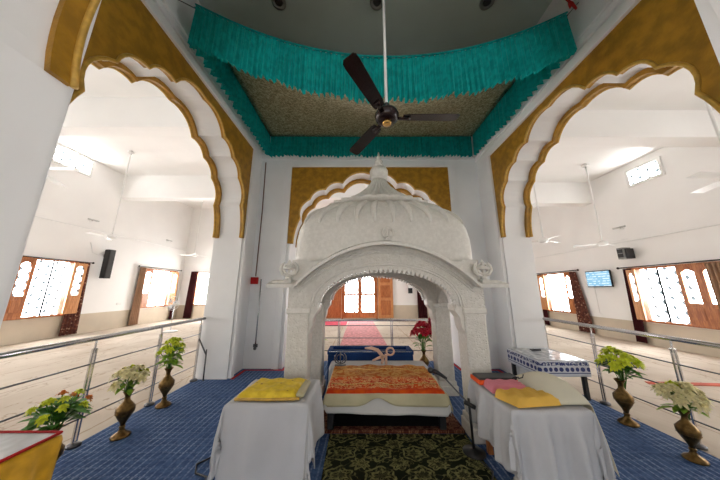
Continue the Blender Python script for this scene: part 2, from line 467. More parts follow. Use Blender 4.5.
for y0, y1, z0, z1 in ((-3.4, -1.6, .75, 2.43), (-.3, 1.4, .75, 2.43), (3.1, 4.8, .75, 2.43), (6.62, 8.22, .73, 2.40), (10.62, 12.45, .76, 2.42)):  # first three are out of view, added to light the chamber
    side_window('window_%d' % wi, HL, y0, y1, z0, z1, 1, LL); wi += 1
RR = [(0, .2, 'shutter'), (.2, .42, 'shutter'), (.42, .64, 'pane'), (.64, .86, 'pane'), (.86, .98, 'light_shutter')]
for y0, y1, z0, z1 in ((-2.6, -.8, .68, 2.08), (.9, 2.7, .68, 2.08), (5.22, 7.0, .68, 2.08)):  # first two are out of view, added for more light inside
    side_window('window_%d' % wi, HR, y0, y1, z0, z1, -1, RR); wi += 1
side_window('window_%d' % wi, HR, 9.0, 10.5, .68, 2.13, -1, [(0, .2, 'shutter'), (.2, .5, 'pane'), (.5, .76, 'pane'), (.76, 1, 'light_shutter')]); wi += 1
def vent(name, X, y0, y1, z0, z1, d):
    r = root(name, (X, (y0+y1)/2, z0)); t = .07
    a, b = sorted((X, X+d*.05)); p, q = sorted((X+d*.01, X+d*.02))
    MB().box(a, b, y0-t, y1+t, z1, z1+t).box(a, b, y0-t, y1+t, z0-t, z0).box(a, b, y0-t, y0, z0, z1).box(a, b, y1, y1+t, z0, z1).build('window_frame', WPLAS, r)
    MB().box(p, q, y0, y1, z0, z1).build('pane', PANEX, r)
vent('window_%d' % wi, HL, 6.7, 7.72, 5.58, 6.08, 1); wi += 1
vent('window_%d' % wi, HL, 3.2, 4.2, 5.58, 6.08, 1); wi += 1
vent('window_%d' % wi, HR, 5.74, 6.45, 4.58, 4.98, -1); wi += 1
vent('window_%d' % wi, HR, 2.2, 2.9, 4.58, 4.98, -1); wi += 1
# window on the far wall at the left corner
r = root('window_%d' % wi, (-8.5, HF, .75)); wi += 1
MB().box(-9.05, -8.95, HF-.08, HF, .7, 2.48).box(-7.6, -7.5, HF-.08, HF, .7, 2.48).box(-8.95, -7.6, HF-.08, HF, 2.42, 2.48).box(-8.95, -7.6, HF-.08, HF, .7, .76).build('window_frame', WOOD, r)
for a, b in ((-8.93, -8.30), (-8.28, -7.62)): MB().box(a, b, HF-.03, HF-.015, .76, 2.42).build('pane', PANEY, r)
# the far door : two glazed leaves with arched lights, carved wooden shutters folded out on either side
r = root('door_1', (0, HF, 0)); DZ = 2.75
MB().box(-.98, -.90, HF-.1, HF, 0, DZ+.1).box(.86, .94, HF-.1, HF, 0, DZ+.1).box(-.90, .86, HF-.1, HF, DZ, DZ+.1).build('door_frame', WOOD, r)
for a, b in ((-.90, -.02), (-.02, .86)):
    lf = MB().box(a, a+.1, HF-.08, HF-.03, .05, DZ).box(b-.1, b, HF-.08, HF-.03, .05, DZ).box(a+.1, b-.1, HF-.08, HF-.03, .05, .35).box(a+.1, b-.1, HF-.08, HF-.03, 1.22, 1.33)
    c_ = (a+b)/2; w_ = (b-a)/2-.1
    ar = [(c_-w_*math.cos(PI*i/12), 1.95+.33*math.sin(PI*i/12)) for i in range(13)]
    lf.prism([(a+.1, DZ), (a+.1, 1.95)] + ar + [(b-.1, 1.95), (b-.1, DZ)], 'y', HF-.08, HF-.03)
    l_ = lf.build('door_leaf', WOOD, r)
    MB().box(a+.1, b-.1, HF-.05, HF-.04, .35, 1.22).box(a+.1, b-.1, HF-.05, HF-.04, 1.33, 2.3).build('pane', PANEY, l_)
for a, b in ((-1.85, -1.0), (.98, 1.78)):
    l_ = MB().box(a, b, HF-.14, HF-.09, .05, DZ).build('door_shutter', WOOD if a < 0 else WOODL, r, bevel=.006)
    for za, zb in ((.2, .95), (1.1, 1.75), (1.9, 2.6)): MB().box(a+.13, b-.13, HF-.165, HF-.14, za, zb).build('raised_panel', WOOD, l_, bevel=.02)

# ------------------------------------------------------------------ curtains
def curtain(name, X, d, y0t, y1t, y0b, y1b, zt, mat, label, axis='x', tie=None):
    """gathered curtain hanging against a wall; y?t at top, y?b at hem"""
    def fn(u, v):
        a = lerp(y0t, y0b, v); b = lerp(y1t, y1b, v); yy = lerp(a, b, u)
        if tie: k = math.sin(PI*min(1, v/ .98))*tie; yy = lerp(yy, (a+b)/2, k)
        x = X + d*(.10 + .035*math.sin(u*5*2*PI))
        z = lerp(zt, .04, v)
        return (x, yy, z) if axis == 'x' else (yy, x, z)
    o = MB().grid(fn, 44, 14).build(name, mat, None, True, solid=.008)
    return tag(o, label, 'curtain', 'brown curtains on the hall windows')
def rod(X, d, y0, y1, z, label, axis='x'):
    P = (lambda y, z: (X+d*.12, y, z)) if axis == 'x' else (lambda y, z: (y, X+d*.12, z))
    W = (lambda y, z: (X+d*.005, y, z)) if axis == 'x' else (lambda y, z: (y, X+d*.005, z))
    t = thing('curtain_rod', P(y0, z), label, 'curtain rod')
    MB().tube([P(y0, z), P(y1, z)], .016, 8).build('pole', BLACK, t, True)
    for y in (y0+.08, y1-.08): MB().tube([P(y, z), W(y, z)], .012, 6).build('bracket', BLACK, t, True)
    for y in (y0, y1): MB().ball(P(y, z), .035).build('finial', BLACK, t, True)
curtain('curtain', HL, 1, 8.05, 8.38, 7.98, 8.48, 2.47, CURT, 'dark brown curtain at the far side of the near left window')
rod(HL, 1, 6.4, 8.45, 2.46, 'dark rod above the large window nearest on the left')
curtain('curtain', HL, 1, 10.34, 10.62, 10.28, 10.72, 2.5, TAN, 'reddish tan curtain left of the second window on the left wall')
curtain('curtain', HL, 1, 12.47, 12.6, 12.4, 12.66, 2.3, DCURT, 'short dark curtain right of the second left window, behind the pedestal fan')
rod(HL, 1, 10.25, 12.7, 2.53, 'dark rod above the second window on the left wall')
curtain('curtain', HF, -1, -9.3, -8.95, -9.4, -9.0, 2.5, DCURT, 'dark maroon curtain in the far left corner of the hall', 'y')
curtain('curtain', HR, -1, 6.92, 7.14, 6.95, 7.22, 2.12, DCURT, 'dark brown curtain left of the large right window')
curtain('curtain', HR, -1, 5.02, 5.42, 5.0, 5.4, 2.12, TAN, 'tan curtain at the right end of the large right window')
rod(HR, -1, 4.9, 7.25, 2.16, 'dark rod above the large window nearest on the right')
curtain('curtain', HR, -1, 10.42, 10.66, 10.38, 10.62, 2.18, DCURT, 'narrow dark curtain left of the small window on the right wall')
curtain('curtain', HR, -1, 8.72, 9.0, 8.42, 9.02, 2.18, CURT, 'brown patterned curtain between the small right window and the screen')
rod(HR, -1, 8.6, 10.75, 2.22, 'dark rod above the small window on the right wall')
curtain('curtain', HF, -1, 3.1, 3.55, 3.1, 3.6, 2.7, DCURT, 'dark curtain on the far wall right of the wooden door', 'y')

# ------------------------------------------------------------------ wall fittings
t = thing('wall_speaker', (HL+.02, 8.85, 1.95), 'tall black column loudspeaker on the left wall beside the window', 'speaker')
MB().box(HL+.10, HL+.30, 8.76, 8.98, 1.93, 3.02).build('cabinet', BLACK, t, bevel=.01)
MB().box(HL+.30, HL+.31, 8.78, 8.96, 1.97, 2.98).build('grille', plain('speaker_grille', (.03,.03,.03), .7), t)
MB().box(HL, HL+.10, 8.84, 8.90, 2.75, 2.85).build('bracket', DSTEEL, t)
MB().tube([(HL+.02, 8.30, 3.2), (HL+.03, 8.42, 2.85), (HL+.04, 8.62, 2.78), (HL+.06, 8.78, 2.95), (HL+.1, 8.85, 3.0)], .01, 6).build('cable', WPLAS, t, True)
t = thing('wall_speaker', (HR-.02, 6.89, 2.4), 'small grey and black box loudspeaker high on the right wall', 'speaker')
MB().box(HR-.34, HR-.10, 6.80, 6.98, 2.40, 2.74).build('cabinet', plain('grey_plastic', (.20,.20,.19), .5), t, bevel=.012)
MB().box(HR-.30, HR-.12, 6.71, 6.80, 2.40, 2.70).build('horn', BLACK, t, bevel=.01)
for z in (2.45, 2.58): MB().box(HR-.355, HR-.34, 6.82, 6.96, z, z+.11).build('grille', BLACK, t)
MB().box(HR-.10, HR-.001, 6.87, 6.93, 2.53, 2.6).build('bracket', DSTEEL, t)
t = thing('television', (HR-.02, 7.9, 1.62), 'flat television with a pale blue screen on the right wall', 'television')
MB().box(HR-.14, HR-.09, 7.50, 8.32, 1.60, 2.14).build('casing', BLACK, t, bevel=.008)
s_ = N('blue_screen'); x = s_.xyz()
ln = s_.math('MULTIPLY', s_.math('LESS_THAN', s_.math('FRACT', s_.math('MULTIPLY', x[2], 13)), .45), s_.ramp(s_.noise(9), .45, .5))
s_.set((.02,.03,.04), .2); s_.link(s_.mix(ln, (.22,.45,.62), (.62,.78,.86)), s_.b.inputs['Emission Color']); s_.b.inputs['Emission Strength'].default_value = .5
MB().box(HR-.150, HR-.14, 7.52, 8.30, 1.63, 2.11).build('screen', s_.mat, t)
MB().box(HR-.09, HR+.001, 7.8, 8.0, 1.8, 1.95).build('bracket', DSTEEL, t)
MB().tube([(HR-.03, 8.2, 1.62), (HR-.03, 8.2, .75), (HR-.03, 8.1, .7)], .008, 6).build('cable', WPLAS, t, True)
def wall_lamp(X, d, y, z, label):
    t = thing('wall_lamp', (X, y, z), label, 'lamp')
    a, b = sorted((X, X+d*.04)); MB().box(a, b, y-.05, y+.05, z-.04, z+.04).build('base', WPLAS, t, bevel=.006)
    MB().tube([(X+d*.04, y, z), (X+d*.10, y, z+.02)], .012, 6).build('arm', DSTEEL, t, True)
    MB().tube([(X+d*.10, y-.17, z+.02), (X+d*.10, y+.17, z+.02)], .028, 8).build('lamp_shade', plain('grey_lamp', (.5,.5,.48), .4), t, True)
wall_lamp(HL, 1, 8.15, 3.98, 'small tube lamp high on the left wall, nearer one')
wall_lamp(HL, 1, 11.6, 3.95, 'small tube lamp high on the left wall, farther one')
wall_lamp(HR, -1, 6.97, 3.38, 'small tube lamp on the right wall above the box loudspeaker')
t = thing('wall_dispenser', (2.75, HF-.01, 1.3), 'small white and dark dispenser on the far wall right of the door', 'dispenser')
MB().box(2.60, 2.88, HF-.14, HF, 1.60, 2.0).build('casing', WPLAS, t, bevel=.03)
MB().box(2.63, 2.85, HF-.12, HF, 1.32, 1.60).build('tank', BLACK, t, bevel=.02)
def socket(X, d, y, z, label):
    a, b = sorted((X, X+d*.02)); o = MB().box(a, b, y-.09, y+.09, z-.045, z+.045).build('wall_socket', WPLAS, None, bevel=.006); tag(o, label, 'socket')
socket(HL, 1, 9.8, .95, 'white wall socket between the two left wall windows')

# ------------------------------------------------------------------ hall ceiling fans
def white_fan(x, y, zh, zt, rot, label, n=3, L=.62):
    t = thing('ceiling_fan', (x, y, zh), label, 'ceiling fan', 'white ceiling fans of the hall')
    MB().tube([(x, y, zh+.06), (x, y, zt)], .017, 8).build('rod', WPLAS, t, True)
    MB().lathe([(.03, 0), (.09, -.06), (.06, -.10)][::-1], (x, y, zt)).build('canopy_cup', WPLAS, t, True)
    MB().lathe([(.02,-.07),(.08,-.06),(.11,-.02),(.11,.03),(.06,.07),(.02,.08)], (x, y, zh)).build('motor', WPLAS, t, True)
    for k in range(n):
        a = rot + 2*PI*k/n; ca, sa = math.cos(a), math.sin(a); m = MB()
        vs = []
        for q, w in ((.10, .035), (.2, .055), (L, .07)):
            for sgn in (-1, 1):
                for dz in (0, .006): vs.append((x+ca*q-sa*w*sgn, y+sa*q+ca*w*sgn, zh-.01+dz+.012*sgn))
        fs = []
        for i in (0, 4): fs += [(i, i+4, i+6, i+2), (i+1, i+3, i+7, i+5), (i, i+1, i+5, i+4), (i+2, i+6, i+7, i+3)]
        fs += [(0, 2, 3, 1), (8, 9, 11, 10)]
        m.add(vs, fs).build('blade', WPLAS, t)
NF = (5.12, 2.92)
white_fan(-7.9, 7.2, 3.15, 6.2, .4, 'white ceiling fan on a long rod near the left wall')
white_fan(-8.0, 11.1, 3.15, 6.2, 1.1, 'white ceiling fan on a long rod in the far left corner')
white_fan(-4.5, 2.93, 3.15, 6.2, 0.0, 'white ceiling fan half hidden by the near left pillar')
white_fan(6.85, 6.42, 2.78, 5.25, 2.5, 'white ceiling fan on a long rod before the right wall')
white_fan(4.85, 6.0, 2.78, 5.25, .35, 'white ceiling fan beside the right pillar of the hall')
white_fan(*NF, 3.03, 5.25, PI+.06, 'white ceiling fan cut by the right edge of the photo')

# pedestal fan
t = thing('pedestal_fan', (-6.95, 9.0, 0), 'white pedestal fan standing before the second left window', 'fan')
MB().lathe([(.22, 0), (.22, .03), (.05, .07)], (-6.95, 9.0, 0)).build('base', WPLAS, t, True)
MB().tube([(-6.95, 9.0, .06), (-6.95, 9.0, .95)], .018, 8).build('pole', STEEL, t, True)
MB().ball((-6.95, 9.07, 1.02), (.08, .13, .08)).build('motor', WPLAS, t, True)
m = MB()
for k in range(20):
    a = 2*PI*k/20
    m.tube([(-6.95+.05*math.cos(a), 8.86, 1.02+.05*math.sin(a)), (-6.95+.17*math.cos(a), 8.84, 1.02+.17*math.sin(a)), (-6.95+.25*math.cos(a), 8.92, 1.02+.25*math.sin(a))], .005, 4)
for q in (.12, .25): m.tube([(-6.95+q*math.cos(2*PI*k/24), 8.84+.08*(q > .2), 1.02+q*math.sin(2*PI*k/24)) for k in range(25)], .008, 5)
m.build('guard', WPLAS, t, True)
for k in range(3):
    a = 2*PI*k/3+.3
    MB().prism([(-6.95+.03*math.cos(a), 1.02+.03*math.sin(a)), (-6.95+.2*math.cos(a-.4), 1.02+.2*math.sin(a-.4)), (-6.95+.2*math.cos(a+.4), 1.02+.2*math.sin(a+.4))], 'y', 8.89, 8.90).build('blade', plain('fan_blade_grey', (.5,.52,.55), .4), t)

# ------------------------------------------------------------------ carpets and rugs
def slab(poly, z0, z1): return MB().prism(poly, 'z', z0, z1)
t = thing('carpet', (CX, 3, 0), 'dark blue dotted carpet covering the canopy chamber floor', 'carpet')
CY0, CY1 = CYS-1.46, CYS+1.46
EX0, EX1 = CX-1.74, CX+1.74
out = [(EX0, .62), (EX1, .62), (EX1, YE+.01), (XR-.01, YE+.01), (XR-.01, CY0), (XR+T+.02, CY0), (XR+T+.02, CY1), (XR-.01, CY1), (XR-.01, YF-.01), (EX1, YF-.01), (EX1, YF+TY), (EX0, YF+TY), (EX0, YF-.01), (XL+.01, YF-.01), (XL+.01, CY1), (XL-T-.02, CY1), (XL-T-.02, CY0), (XL+.01, CY0), (XL+.01, YE+.01), (EX0, YE+.01)]
slab(out, .001, .012).build('pile', CARPET, t)
zb = .016; w = .05
MB().box(XL+.07, XL+.07+w, CY1, YF-.07, .012, zb).box(XL+.07+w, EX0+.02, YF-.07-w, YF-.07, .012, zb).box(EX0+.02, EX0+.02+w, YF-.07-w, YF+TY, .012, zb).build('red_border', REDCL, t)
MB().box(XR-.07-w, XR-.07, CY1, YF-.07, .012, zb).box(EX1-.02, XR-.07-w, YF-.07-w, YF-.07, .012, zb).box(EX1-.02-w, EX1-.02, YF-.07-w, YF+TY, .012, zb).build('red_border', REDCL, t)
o = slab([(-.30, 1.55), (1.07, 1.55), (1.11, 2.81), (-.32, 2.81)], .013, .022).build('rug', RUG); tag(o, 'dark green and black damask rug before the bed', 'rug')
o = slab([(-.46, 2.815), (1.11, 2.815), (1.11, 3.35), (-.46, 3.35)], .023, .05).build('rug', REDRUG); tag(o, 'dark red figured rug spread under the bed', 'rug')
o = slab([(-.55, 6.9), (.75, 6.9), (.62, 12.6), (-.55, 12.6)], .002, .012).build('carpet_runner', fabric('faded_pink_runner', (.62,.26,.27), .25, .9, scale=12)); tag(o, 'faded pink runner leading to the far door', 'carpet')
o = slab([(-2.6, 10.4), (-.6, 10.4), (-.6, 12.6), (-2.6, 12.6)], .002, .012).build('carpet_runner', fabric('red_hall_carpet', (.55,.06,.10), .15, .9)); tag(o, 'red carpet strip before the far door, left of the pink runner', 'carpet')
o = slab([(4.7, 4.18), (8.0, 3.9), (8.0, 4.05), (4.75, 4.28)], .002, .012).build('carpet_runner', fabric('red_strip', (.50,.12,.08), .2, .9)); tag(o, 'narrow red strip on the hall floor at the right edge', 'carpet')

# ------------------------------------------------------------------ steel railings
def railing(name, axis, c, a0, a1, posts, label, zt=1.0, base=None):
    P = (lambda u, z: (c, u, z)) if axis == 'x' else (lambda u, z: (u, c, z))
    t = thing('railing', P((a0+a1)/2, 0), label, 'railing', 'steel railings round the chamber')
    MB().tube([P(a0, zt), P(a1, zt)], .026, 12).build('handrail', STEEL, t, True)
    for z in (.25, .50, .75): MB().tube([P(a0+.05, z), P(a1-.05, z)], .0075, 6).build('cross_rod', DSTEEL, t, True)
    for u in posts:
        m = MB()
        x, y, _ = P(u, 0)
        for s in (-1, 1):
            q = s*.016
            if axis == 'x': m.box(x-.008, x+.008, y+q-.008, y+q+.008, .012, .90)
            else: m.box(x+q-.008, x+q+.008, y-.008, y+.008, .012, .90)
        m.tube([(x, y, .86), (x, y, zt-.02)], .009, 8)
        m.build('post', STEEL, t)
        MB().lathe([(.055, .013), (.055, .03), (.03, .045)], (x, y, 0)).build('foot', DSTEEL, t, True)
    return t
rl = railing('railing', 'x', -2.79, .9, 4.37, (1.79, 2.628, 3.463, 4.295), 'steel railing filling the left scalloped arch')
MB().tube([(-2.79, 4.29, .68), (-2.64, 4.30, .42)], .012, 8).tube([(-2.63, 4.30, .013), (-2.64, 4.30, .50)], .011, 8).build('brace', DSTEEL, rl, True)
railing('railing', 'x', 3.28, .9, 4.52, (1.75, 2.62, 3.49, 4.36), 'steel railing filling the right scalloped arch')
railing('railing', 'y', 5.28, -1.5, 1.95, (-.45, .68, 1.75), 'steel railing across the front arch behind the marble canopy', .86)

# ------------------------------------------------------------------ ceiling canopy
t = thing('ceiling_canopy', (.28, 3.4, 4.9), 'brocade ceiling canopy edged with a ruffled teal frill', 'canopy')
KX0, KX1, KY0, KY1 = -2.05, 2.56, 2.24, 4.70
def ksag(u, v):
    z = lerp(lerp(4.95, 4.82, u), 4.95, v)
    return z - .74*(1-(2*u-1)**2)**1.05*(1-.98*sm(0, 1, v)) * (1-.15*v)
def kpt(u, v):
    bow = 0
    return Vector((lerp(KX0, KX1, u), lerp(KY0, KY1, v), ksag(u, v)))
MB().grid(lambda u, v: kpt(u, v), 40, 24).build('canopy_cloth', BROCADE, t, True, solid=.01)
def frill(edge, L, nw, name, inward, A=1):
    def fn(s, h):
        p = edge(s); e = .002; tan = (edge(min(1, s+e)) - edge(max(0, s-e))).normalized()
        nrm = Vector((tan.y, -tan.x, 0))
        am = (.008 + .026*h)*A
        wav = math.sin(2*PI*nw*s + 1.3*math.sin(2*PI*nw*.17*s)) + .45*math.sin(2*PI*nw*2.3*s + 1)
        drop = L*h*(1 + .03*math.sin(2*PI*nw*.11*s+.5) + .02*math.sin(2*PI*nw*.37*s))
        return p + nrm*(wav*am + inward*.10*h) + Vector((0, 0, .03-drop))
    MB().grid(fn, nw*14, 7).build(name, TEAL, t, True)
frill(lambda s: kpt(s, 0) + Vector((0, -.02, 0)), .60, 64, 'front_frill', 0)
frill(lambda s: kpt(s, 1) + Vector((0, .02, 0)), .52, 58, 'back_frill', 0)
frill(lambda s: kpt(0, s) + Vector((-.02, 0, 0)), .50, 20, 'side_frill', 0, 1.3)
frill(lambda s: kpt(1, s) + Vector((.02, 0, 0)), .50, 20, 'side_frill', 0, 1.3)
m = MB()
for s in range(60): pass
m.tube([kpt(i/40, 0)+Vector((0, -.03, .035)) for i in range(41)], .012, 6).tube([kpt(i/40, 1)+Vector((0, .03, .035)) for i in range(41)], .012, 6)
m.tube([kpt(0, i/30)+Vector((-.03, 0, .035)) for i in range(31)], .012, 6).tube([kpt(1, i/30)+Vector((.03, 0, .035)) for i in range(31)], .012, 6)
m.build('piping', TEAL, t, True)
for u, v, q in ((0, 0, (XL, 2.2, 5.05)), (1, 0, (XR, 2.2, 5.0)), (0, 1, (XL, 4.75, 5.0)), (1, 1, (XR, 4.75, 5.0))): MB().tube([kpt(u, v), q], .006, 5).build('tie_cord', DSTEEL, t, True)
t = thing('ribbon', (2.55, 2.2, 5.0), 'red ribbon tied at the right corner of the teal canopy', 'ribbon')
m = MB()
for dx, dz in ((-.02, -.14), (.05, -.16), (-.06, .05), (.08, .04)):
    m.tube([(2.60, 2.20, 5.02), (2.60+dx*.5, 2.19, 5.02+dz*.5+.02), (2.60+dx, 2.18, 5.02+dz)], [.012, .02, .012], 6, flat=.3)
m.build('bow', REDCL, t, True)
for (x, y), lb in zip(((-1.15, 2.5), (.24, 2.5), (1.80, 2.5)), ('above the left part of the teal frill', 'beside the rod of the brown fan', 'above the right part of the teal frill')):
    t = thing('downlight', (x, y, ZC), 'round recessed downlight in the ceiling ' + lb, 'ceiling light', 'downlights over the chamber')
    MB().lathe([(.10, -.005), (.10, -.022), (.065, -.03), (.06, -.012)], (x, y, ZC)).build('rim', plain('downlight_rim', (.35,.36,.35), .3, .5), t, True)
    MB().lathe([(.058, -.005), (.05, -.024), (.02, -.028)], (x, y, ZC)).build('lens', DSTEEL, t, True)

# brown ceiling fan in the chamber
FX, FY, FZ = .253, 1.9, 3.1
t = thing('ceiling_fan', (FX, FY, FZ), 'dark brown three bladed ceiling fan before the teal frill', 'ceiling fan')
MB().tube([(FX, FY, FZ+.1), (FX, FY, ZC)], .014, 10).build('rod', WPLAS, t, True)
MB().lathe([(.08, -.09), (.075, -.05), (.03, 0)], (FX, FY, ZC)).build('canopy_cup', FANB, t, True)
MB().lathe([(.03,-.06),(.075,-.055),(.105,-.025),(.115,.01),(.10,.045),(.05,.07),(.025,.14),(.018,.15)], (FX, FY, FZ), 28).build('motor', FANB, t, True)
MB().lathe([(.018,-.085),(.038,-.08),(.045,-.062),(.03,-.055)], (FX, FY, FZ)).build('gold_cap', FANG, t, True)
for k in range(3):
    a = math.radians(120*k); ca, sa = math.cos(a), math.sin(a)
    def bp(q, w, dz): return (FX+ca*q-sa*w, FY+sa*q+ca*w, FZ-.005+dz+w*.22)
    sec = [(.15, .042), (.2, .052), (.40, .057), (.61, .060), (.655, .056), (.675, .040)]
    m = MB(); vs = [bp(q, w*s, dz) for q, w in sec for s in (-1, 1) for dz in (-.004, .004)]
    fs = []
    for i in range(len(sec)-1):
        b = 4*i; fs += [(b, b+4, b+6, b+2), (b+1, b+3, b+7, b+5), (b, b+1, b+5, b+4), (b+2, b+6, b+7, b+3)]
    e = 4*(len(sec)-1); fs += [(0, 2, 3, 1), (e, e+1, e+3, e+2)]
    bl = m.add(vs, fs).build('blade', FANB, t)
    MB().tube([bp(.09, 0, -.012), bp(.17, 0, -.014), bp(.22, 0, -.012)], [.022, .02, .03], 8, flat=.4).build('blade_iron', FANB, bl, True)

# ------------------------------------------------------------------ marble palki
PX, PY, PA, PB = .295, 3.33, 1.10, .65
palki = thing('shrine_canopy', (PX, PY, .012), 'carved white marble domed canopy on four pillars over the bed', 'shrine canopy')
cw = .24
for sx in (-1, 1):
    for sy in (-1, 1):
        x0 = PX + sx*(PA-cw/2); y0 = PY + sy*(PB-cw/2); h = cw/2
        co = MB().box(x0-h, x0+h, y0-h, y0+h, .20, 1.28).build('pillar', MARBLE, palki, bevel=.02)
        MB().box(x0-h-.03, x0+h+.03, y0-h-.03, y0+h+.03, .013, .14).box(x0-h-.015, x0+h+.015, y0-h-.015, y0+h+.015, .14, .20).build('plinth', MARBLES, co, bevel=.012)
        MB().box(x0-h-.012, x0+h+.012, y0-h-.012, y0+h+.012, 1.24, 1.30).build('collar', MARBLES, co, bevel=.012)
        # corbel on the inner side
        xi = x0 - sx*h
        pr = [(xi, 1.02), (xi-sx*.03, 1.10), (xi-sx*.045, 1.2), (xi-sx*.095, 1.27), (xi-sx*.105, 1.34), (xi, 1.34)]
        MB().prism(pr, 'y', y0-h*.8, y0+h*.8).build('corbel', MARBLES, co, bevel=.006)
HWI = PA - cw - .09
def eave_z(u):                      # upper curve of the chajja, u = x offset
    q = min(1, abs(u)/1.0); return 1.545 + .47*(1-q**2)**.92 if q < 1 else 1.545
def inner_z(u):
    q = min(1, abs(u)/HWI); return 1.32 + .41*math.sqrt(max(0, 1-q**2))**.92
def panel(y0, y1, zoff=0):
    n_ = 40
    top = [(PX-PA, 1.30)] + [(PX + PA*(2*i/n_-1), eave_z(PA*(2*i/n_-1))+.0) for i in range(n_+1)] + [(PX+PA, 1.30)]
    inn = [(PX + HWI*math.cos(PI*i/n_), inner_z(HWI*math.cos(PI*i/n_))) for i in range(n_+1)]
    return MB().prism(top + [(PX+HWI, 1.30)] + inn[1:-1] + [(PX-HWI, 1.30)], 'y', y0, y1)
for sy, nm in ((-1, 'front_arch'), (1, 'back_arch')):
    ya = PY + sy*PB; yb = ya - sy*.20
    ap = panel(*sorted((ya, yb))).build(nm, MARBLE, palki)
    # toothed edging of the arch
    m = MB(); nt = 44
    yf = ya + sy*.012
    for i in range(1, nt):
        a = PI*(i)/nt; u = HWI*math.cos(a); z = inner_z(u)
        u2 = (HWI)*math.cos(a+.025); z2 = inner_z(u2); u1 = HWI*math.cos(a-.025); z1 = inner_z(u1)
        d = Vector((-(u)*.45, -.25*1)).normalized() if abs(u) > .01 else Vector((0, -1))
        nx, nz = -math.cos(a)*.55, -math.sin(a)-.2
        L_ = math.hypot(nx, nz); nx, nz = nx/L_, nz/L_
        m.prism([(PX+u1, z1+.012), (PX+u1*.985+nx*.02, z1+nz*.02), (PX+u+nx*.036, z+nz*.036), (PX+u2*.985+nx*.02, z2+nz*.02), (PX+u2, z2+.012)], 'y', *sorted((ya+sy*.01, ya-sy*.05)))
    m.build('dentil_edging', MARBLES, ap)
    m = MB()                          # raised bands on the face
    for off, rr in ((.055, .010), (.085, .006)):
        m.tube([(PX + (HWI+off)*math.cos(PI*i/50), ya+sy*.004, 1.32 + (inner_z(HWI*math.cos(PI*i/50))-1.32)*(1+off/.42)) for i in range(51)], rr, 6)
    for off in (.05, .09): m.tube([(PX + u/30*.98, ya+sy*.004, eave_z(u/30*.98)-off) for u in range(-30, 31)], .008, 6)
    m.build('carved_band', MARBLES, ap, True)
    # projecting curved eave with level tips
    def ev(u, v):
        x = lerp(-1.30, 1.30, u); z = eave_z(x)
        y = ya + sy*lerp(-.06, .15, v); return (PX+x, y, z + .055 - .05*v)
    m = MB(); nu = 80
    vs = []
    for i in range(nu+1):
        for v, dz in ((0, .0), (0, .07), (.75, .035), (1, .015), (1, -.02), (.6, -.012)):
            x = lerp(-1.30, 1.30, i/nu); vs.append((PX+x, ya+sy*lerp(-.06, .15, v), eave_z(x)+dz))
    fs = [(6*i+k, 6*i+(k+1) % 6, 6*i+6+(k+1) % 6, 6*i+6+k) for i in range(nu) for k in range(6)] + [tuple(range(5, -1, -1)), tuple(6*nu+k for k in range(6))]
    if sy > 0: fs = [f_[::-1] for f_ in fs]
    m.add(vs, fs).build('eave', MARBLES, palki, 'auto')
for sx in (-1, 1):                    # side arches
    xa = PX + sx*PA; xb = xa - sx*.18; hb = PB - cw
    n_ = 20
    inn = [(PY + (hb-.03)*math.cos(PI*i/n_), 1.30+.22*math.sin(PI*i/n_)) for i in range(n_+1)]
    MB().prism([(PY-PB+.2, 1.30), (PY-PB+.2, 1.84), (PY+PB-.2, 1.84), (PY+PB-.2, 1.30)] + inn, 'x', *sorted((xa, xb))).build('side_arch', MARBLE, palki)
    MB().box(*sorted((xa-sx*.05, xa+sx*.17)), PY-PB-.1, PY+PB+.1, 1.535, 1.60).build('side_eave', MARBLES, palki, bevel=.012)
for sx in (-1, 1):                    # drum walls filling between the curved eaves and the dome
    for sy in (-1, 1):
        us = [.30 + (1.09-.30)*i/30 for i in range(31)]
        us = [u for u in us if eave_z(u)-.05 < 1.83]
        MB().prism([(PX+sx*u, eave_z(u)-.06) for u in us] + [(PX+sx*1.09, 1.85), (PX+sx*us[0], 1.85)], 'y', *sorted((PY+sy*.61, PY+sy*.50))).build('drum_wall', MARBLES, palki)
# dome : rounded-rectangle plan, flat front below, curving in to the lotus ledge
DP = [(1.83,1.095,8),(1.95,1.095,8),(2.10,1.09,8),(2.25,1.072,7),(2.35,1.04,6),(2.43,.99,5),(2.50,.925,4.2),(2.555,.85,3.6),(2.60,.77,3.2),(2.64,.67,2.8),(2.665,.57,2.5)]
def dome_pt(i, a, off=0):
    k = int(min(i, len(DP)-1)); fr = i-k; A = DP[k]; B = DP[min(k+1, len(DP)-1)]
    z = lerp(A[0], B[0], fr); s_ = lerp(A[1], B[1], fr); e = lerp(A[2], B[2], fr)
    c, s = math.cos(a), math.sin(a)
    wx = s_ + off; wy = s_*(.56+.07*sm(1.0, .66, s_) if False else .56+.06*sm(0, 1, (1.0-s_)/.38)) + off
    return Vector((PX + wx*math.copysign(abs(c)**(2/e), c), PY + wy*math.copysign(abs(s)**(2/e), s), z))
nd = 120
vs = [dome_pt(i*.5, 2*PI*k/nd) for i in range(2*len(DP)-1) for k in range(nd)]
nr = 2*len(DP)-1
fs = [(i*nd+k, i*nd+(k+1) % nd, (i+1)*nd+(k+1) % nd, (i+1)*nd+k) for i in range(nr-1) for k in range(nd)] + [tuple((nr-1)*nd+k for k in range(nd))]
dome = MB().add(vs, fs).build('dome', MARBLES, palki, True, solid=.03)
def lotus_rib(x0, w):                 # a leaf shaped pair of lines from ledge down the front or the side
    pass
angs = []
for fx in (-.93, -.74, -.53, -.31, -.10, .10, .31, .53, .74, .93):
    angs.append(fx)
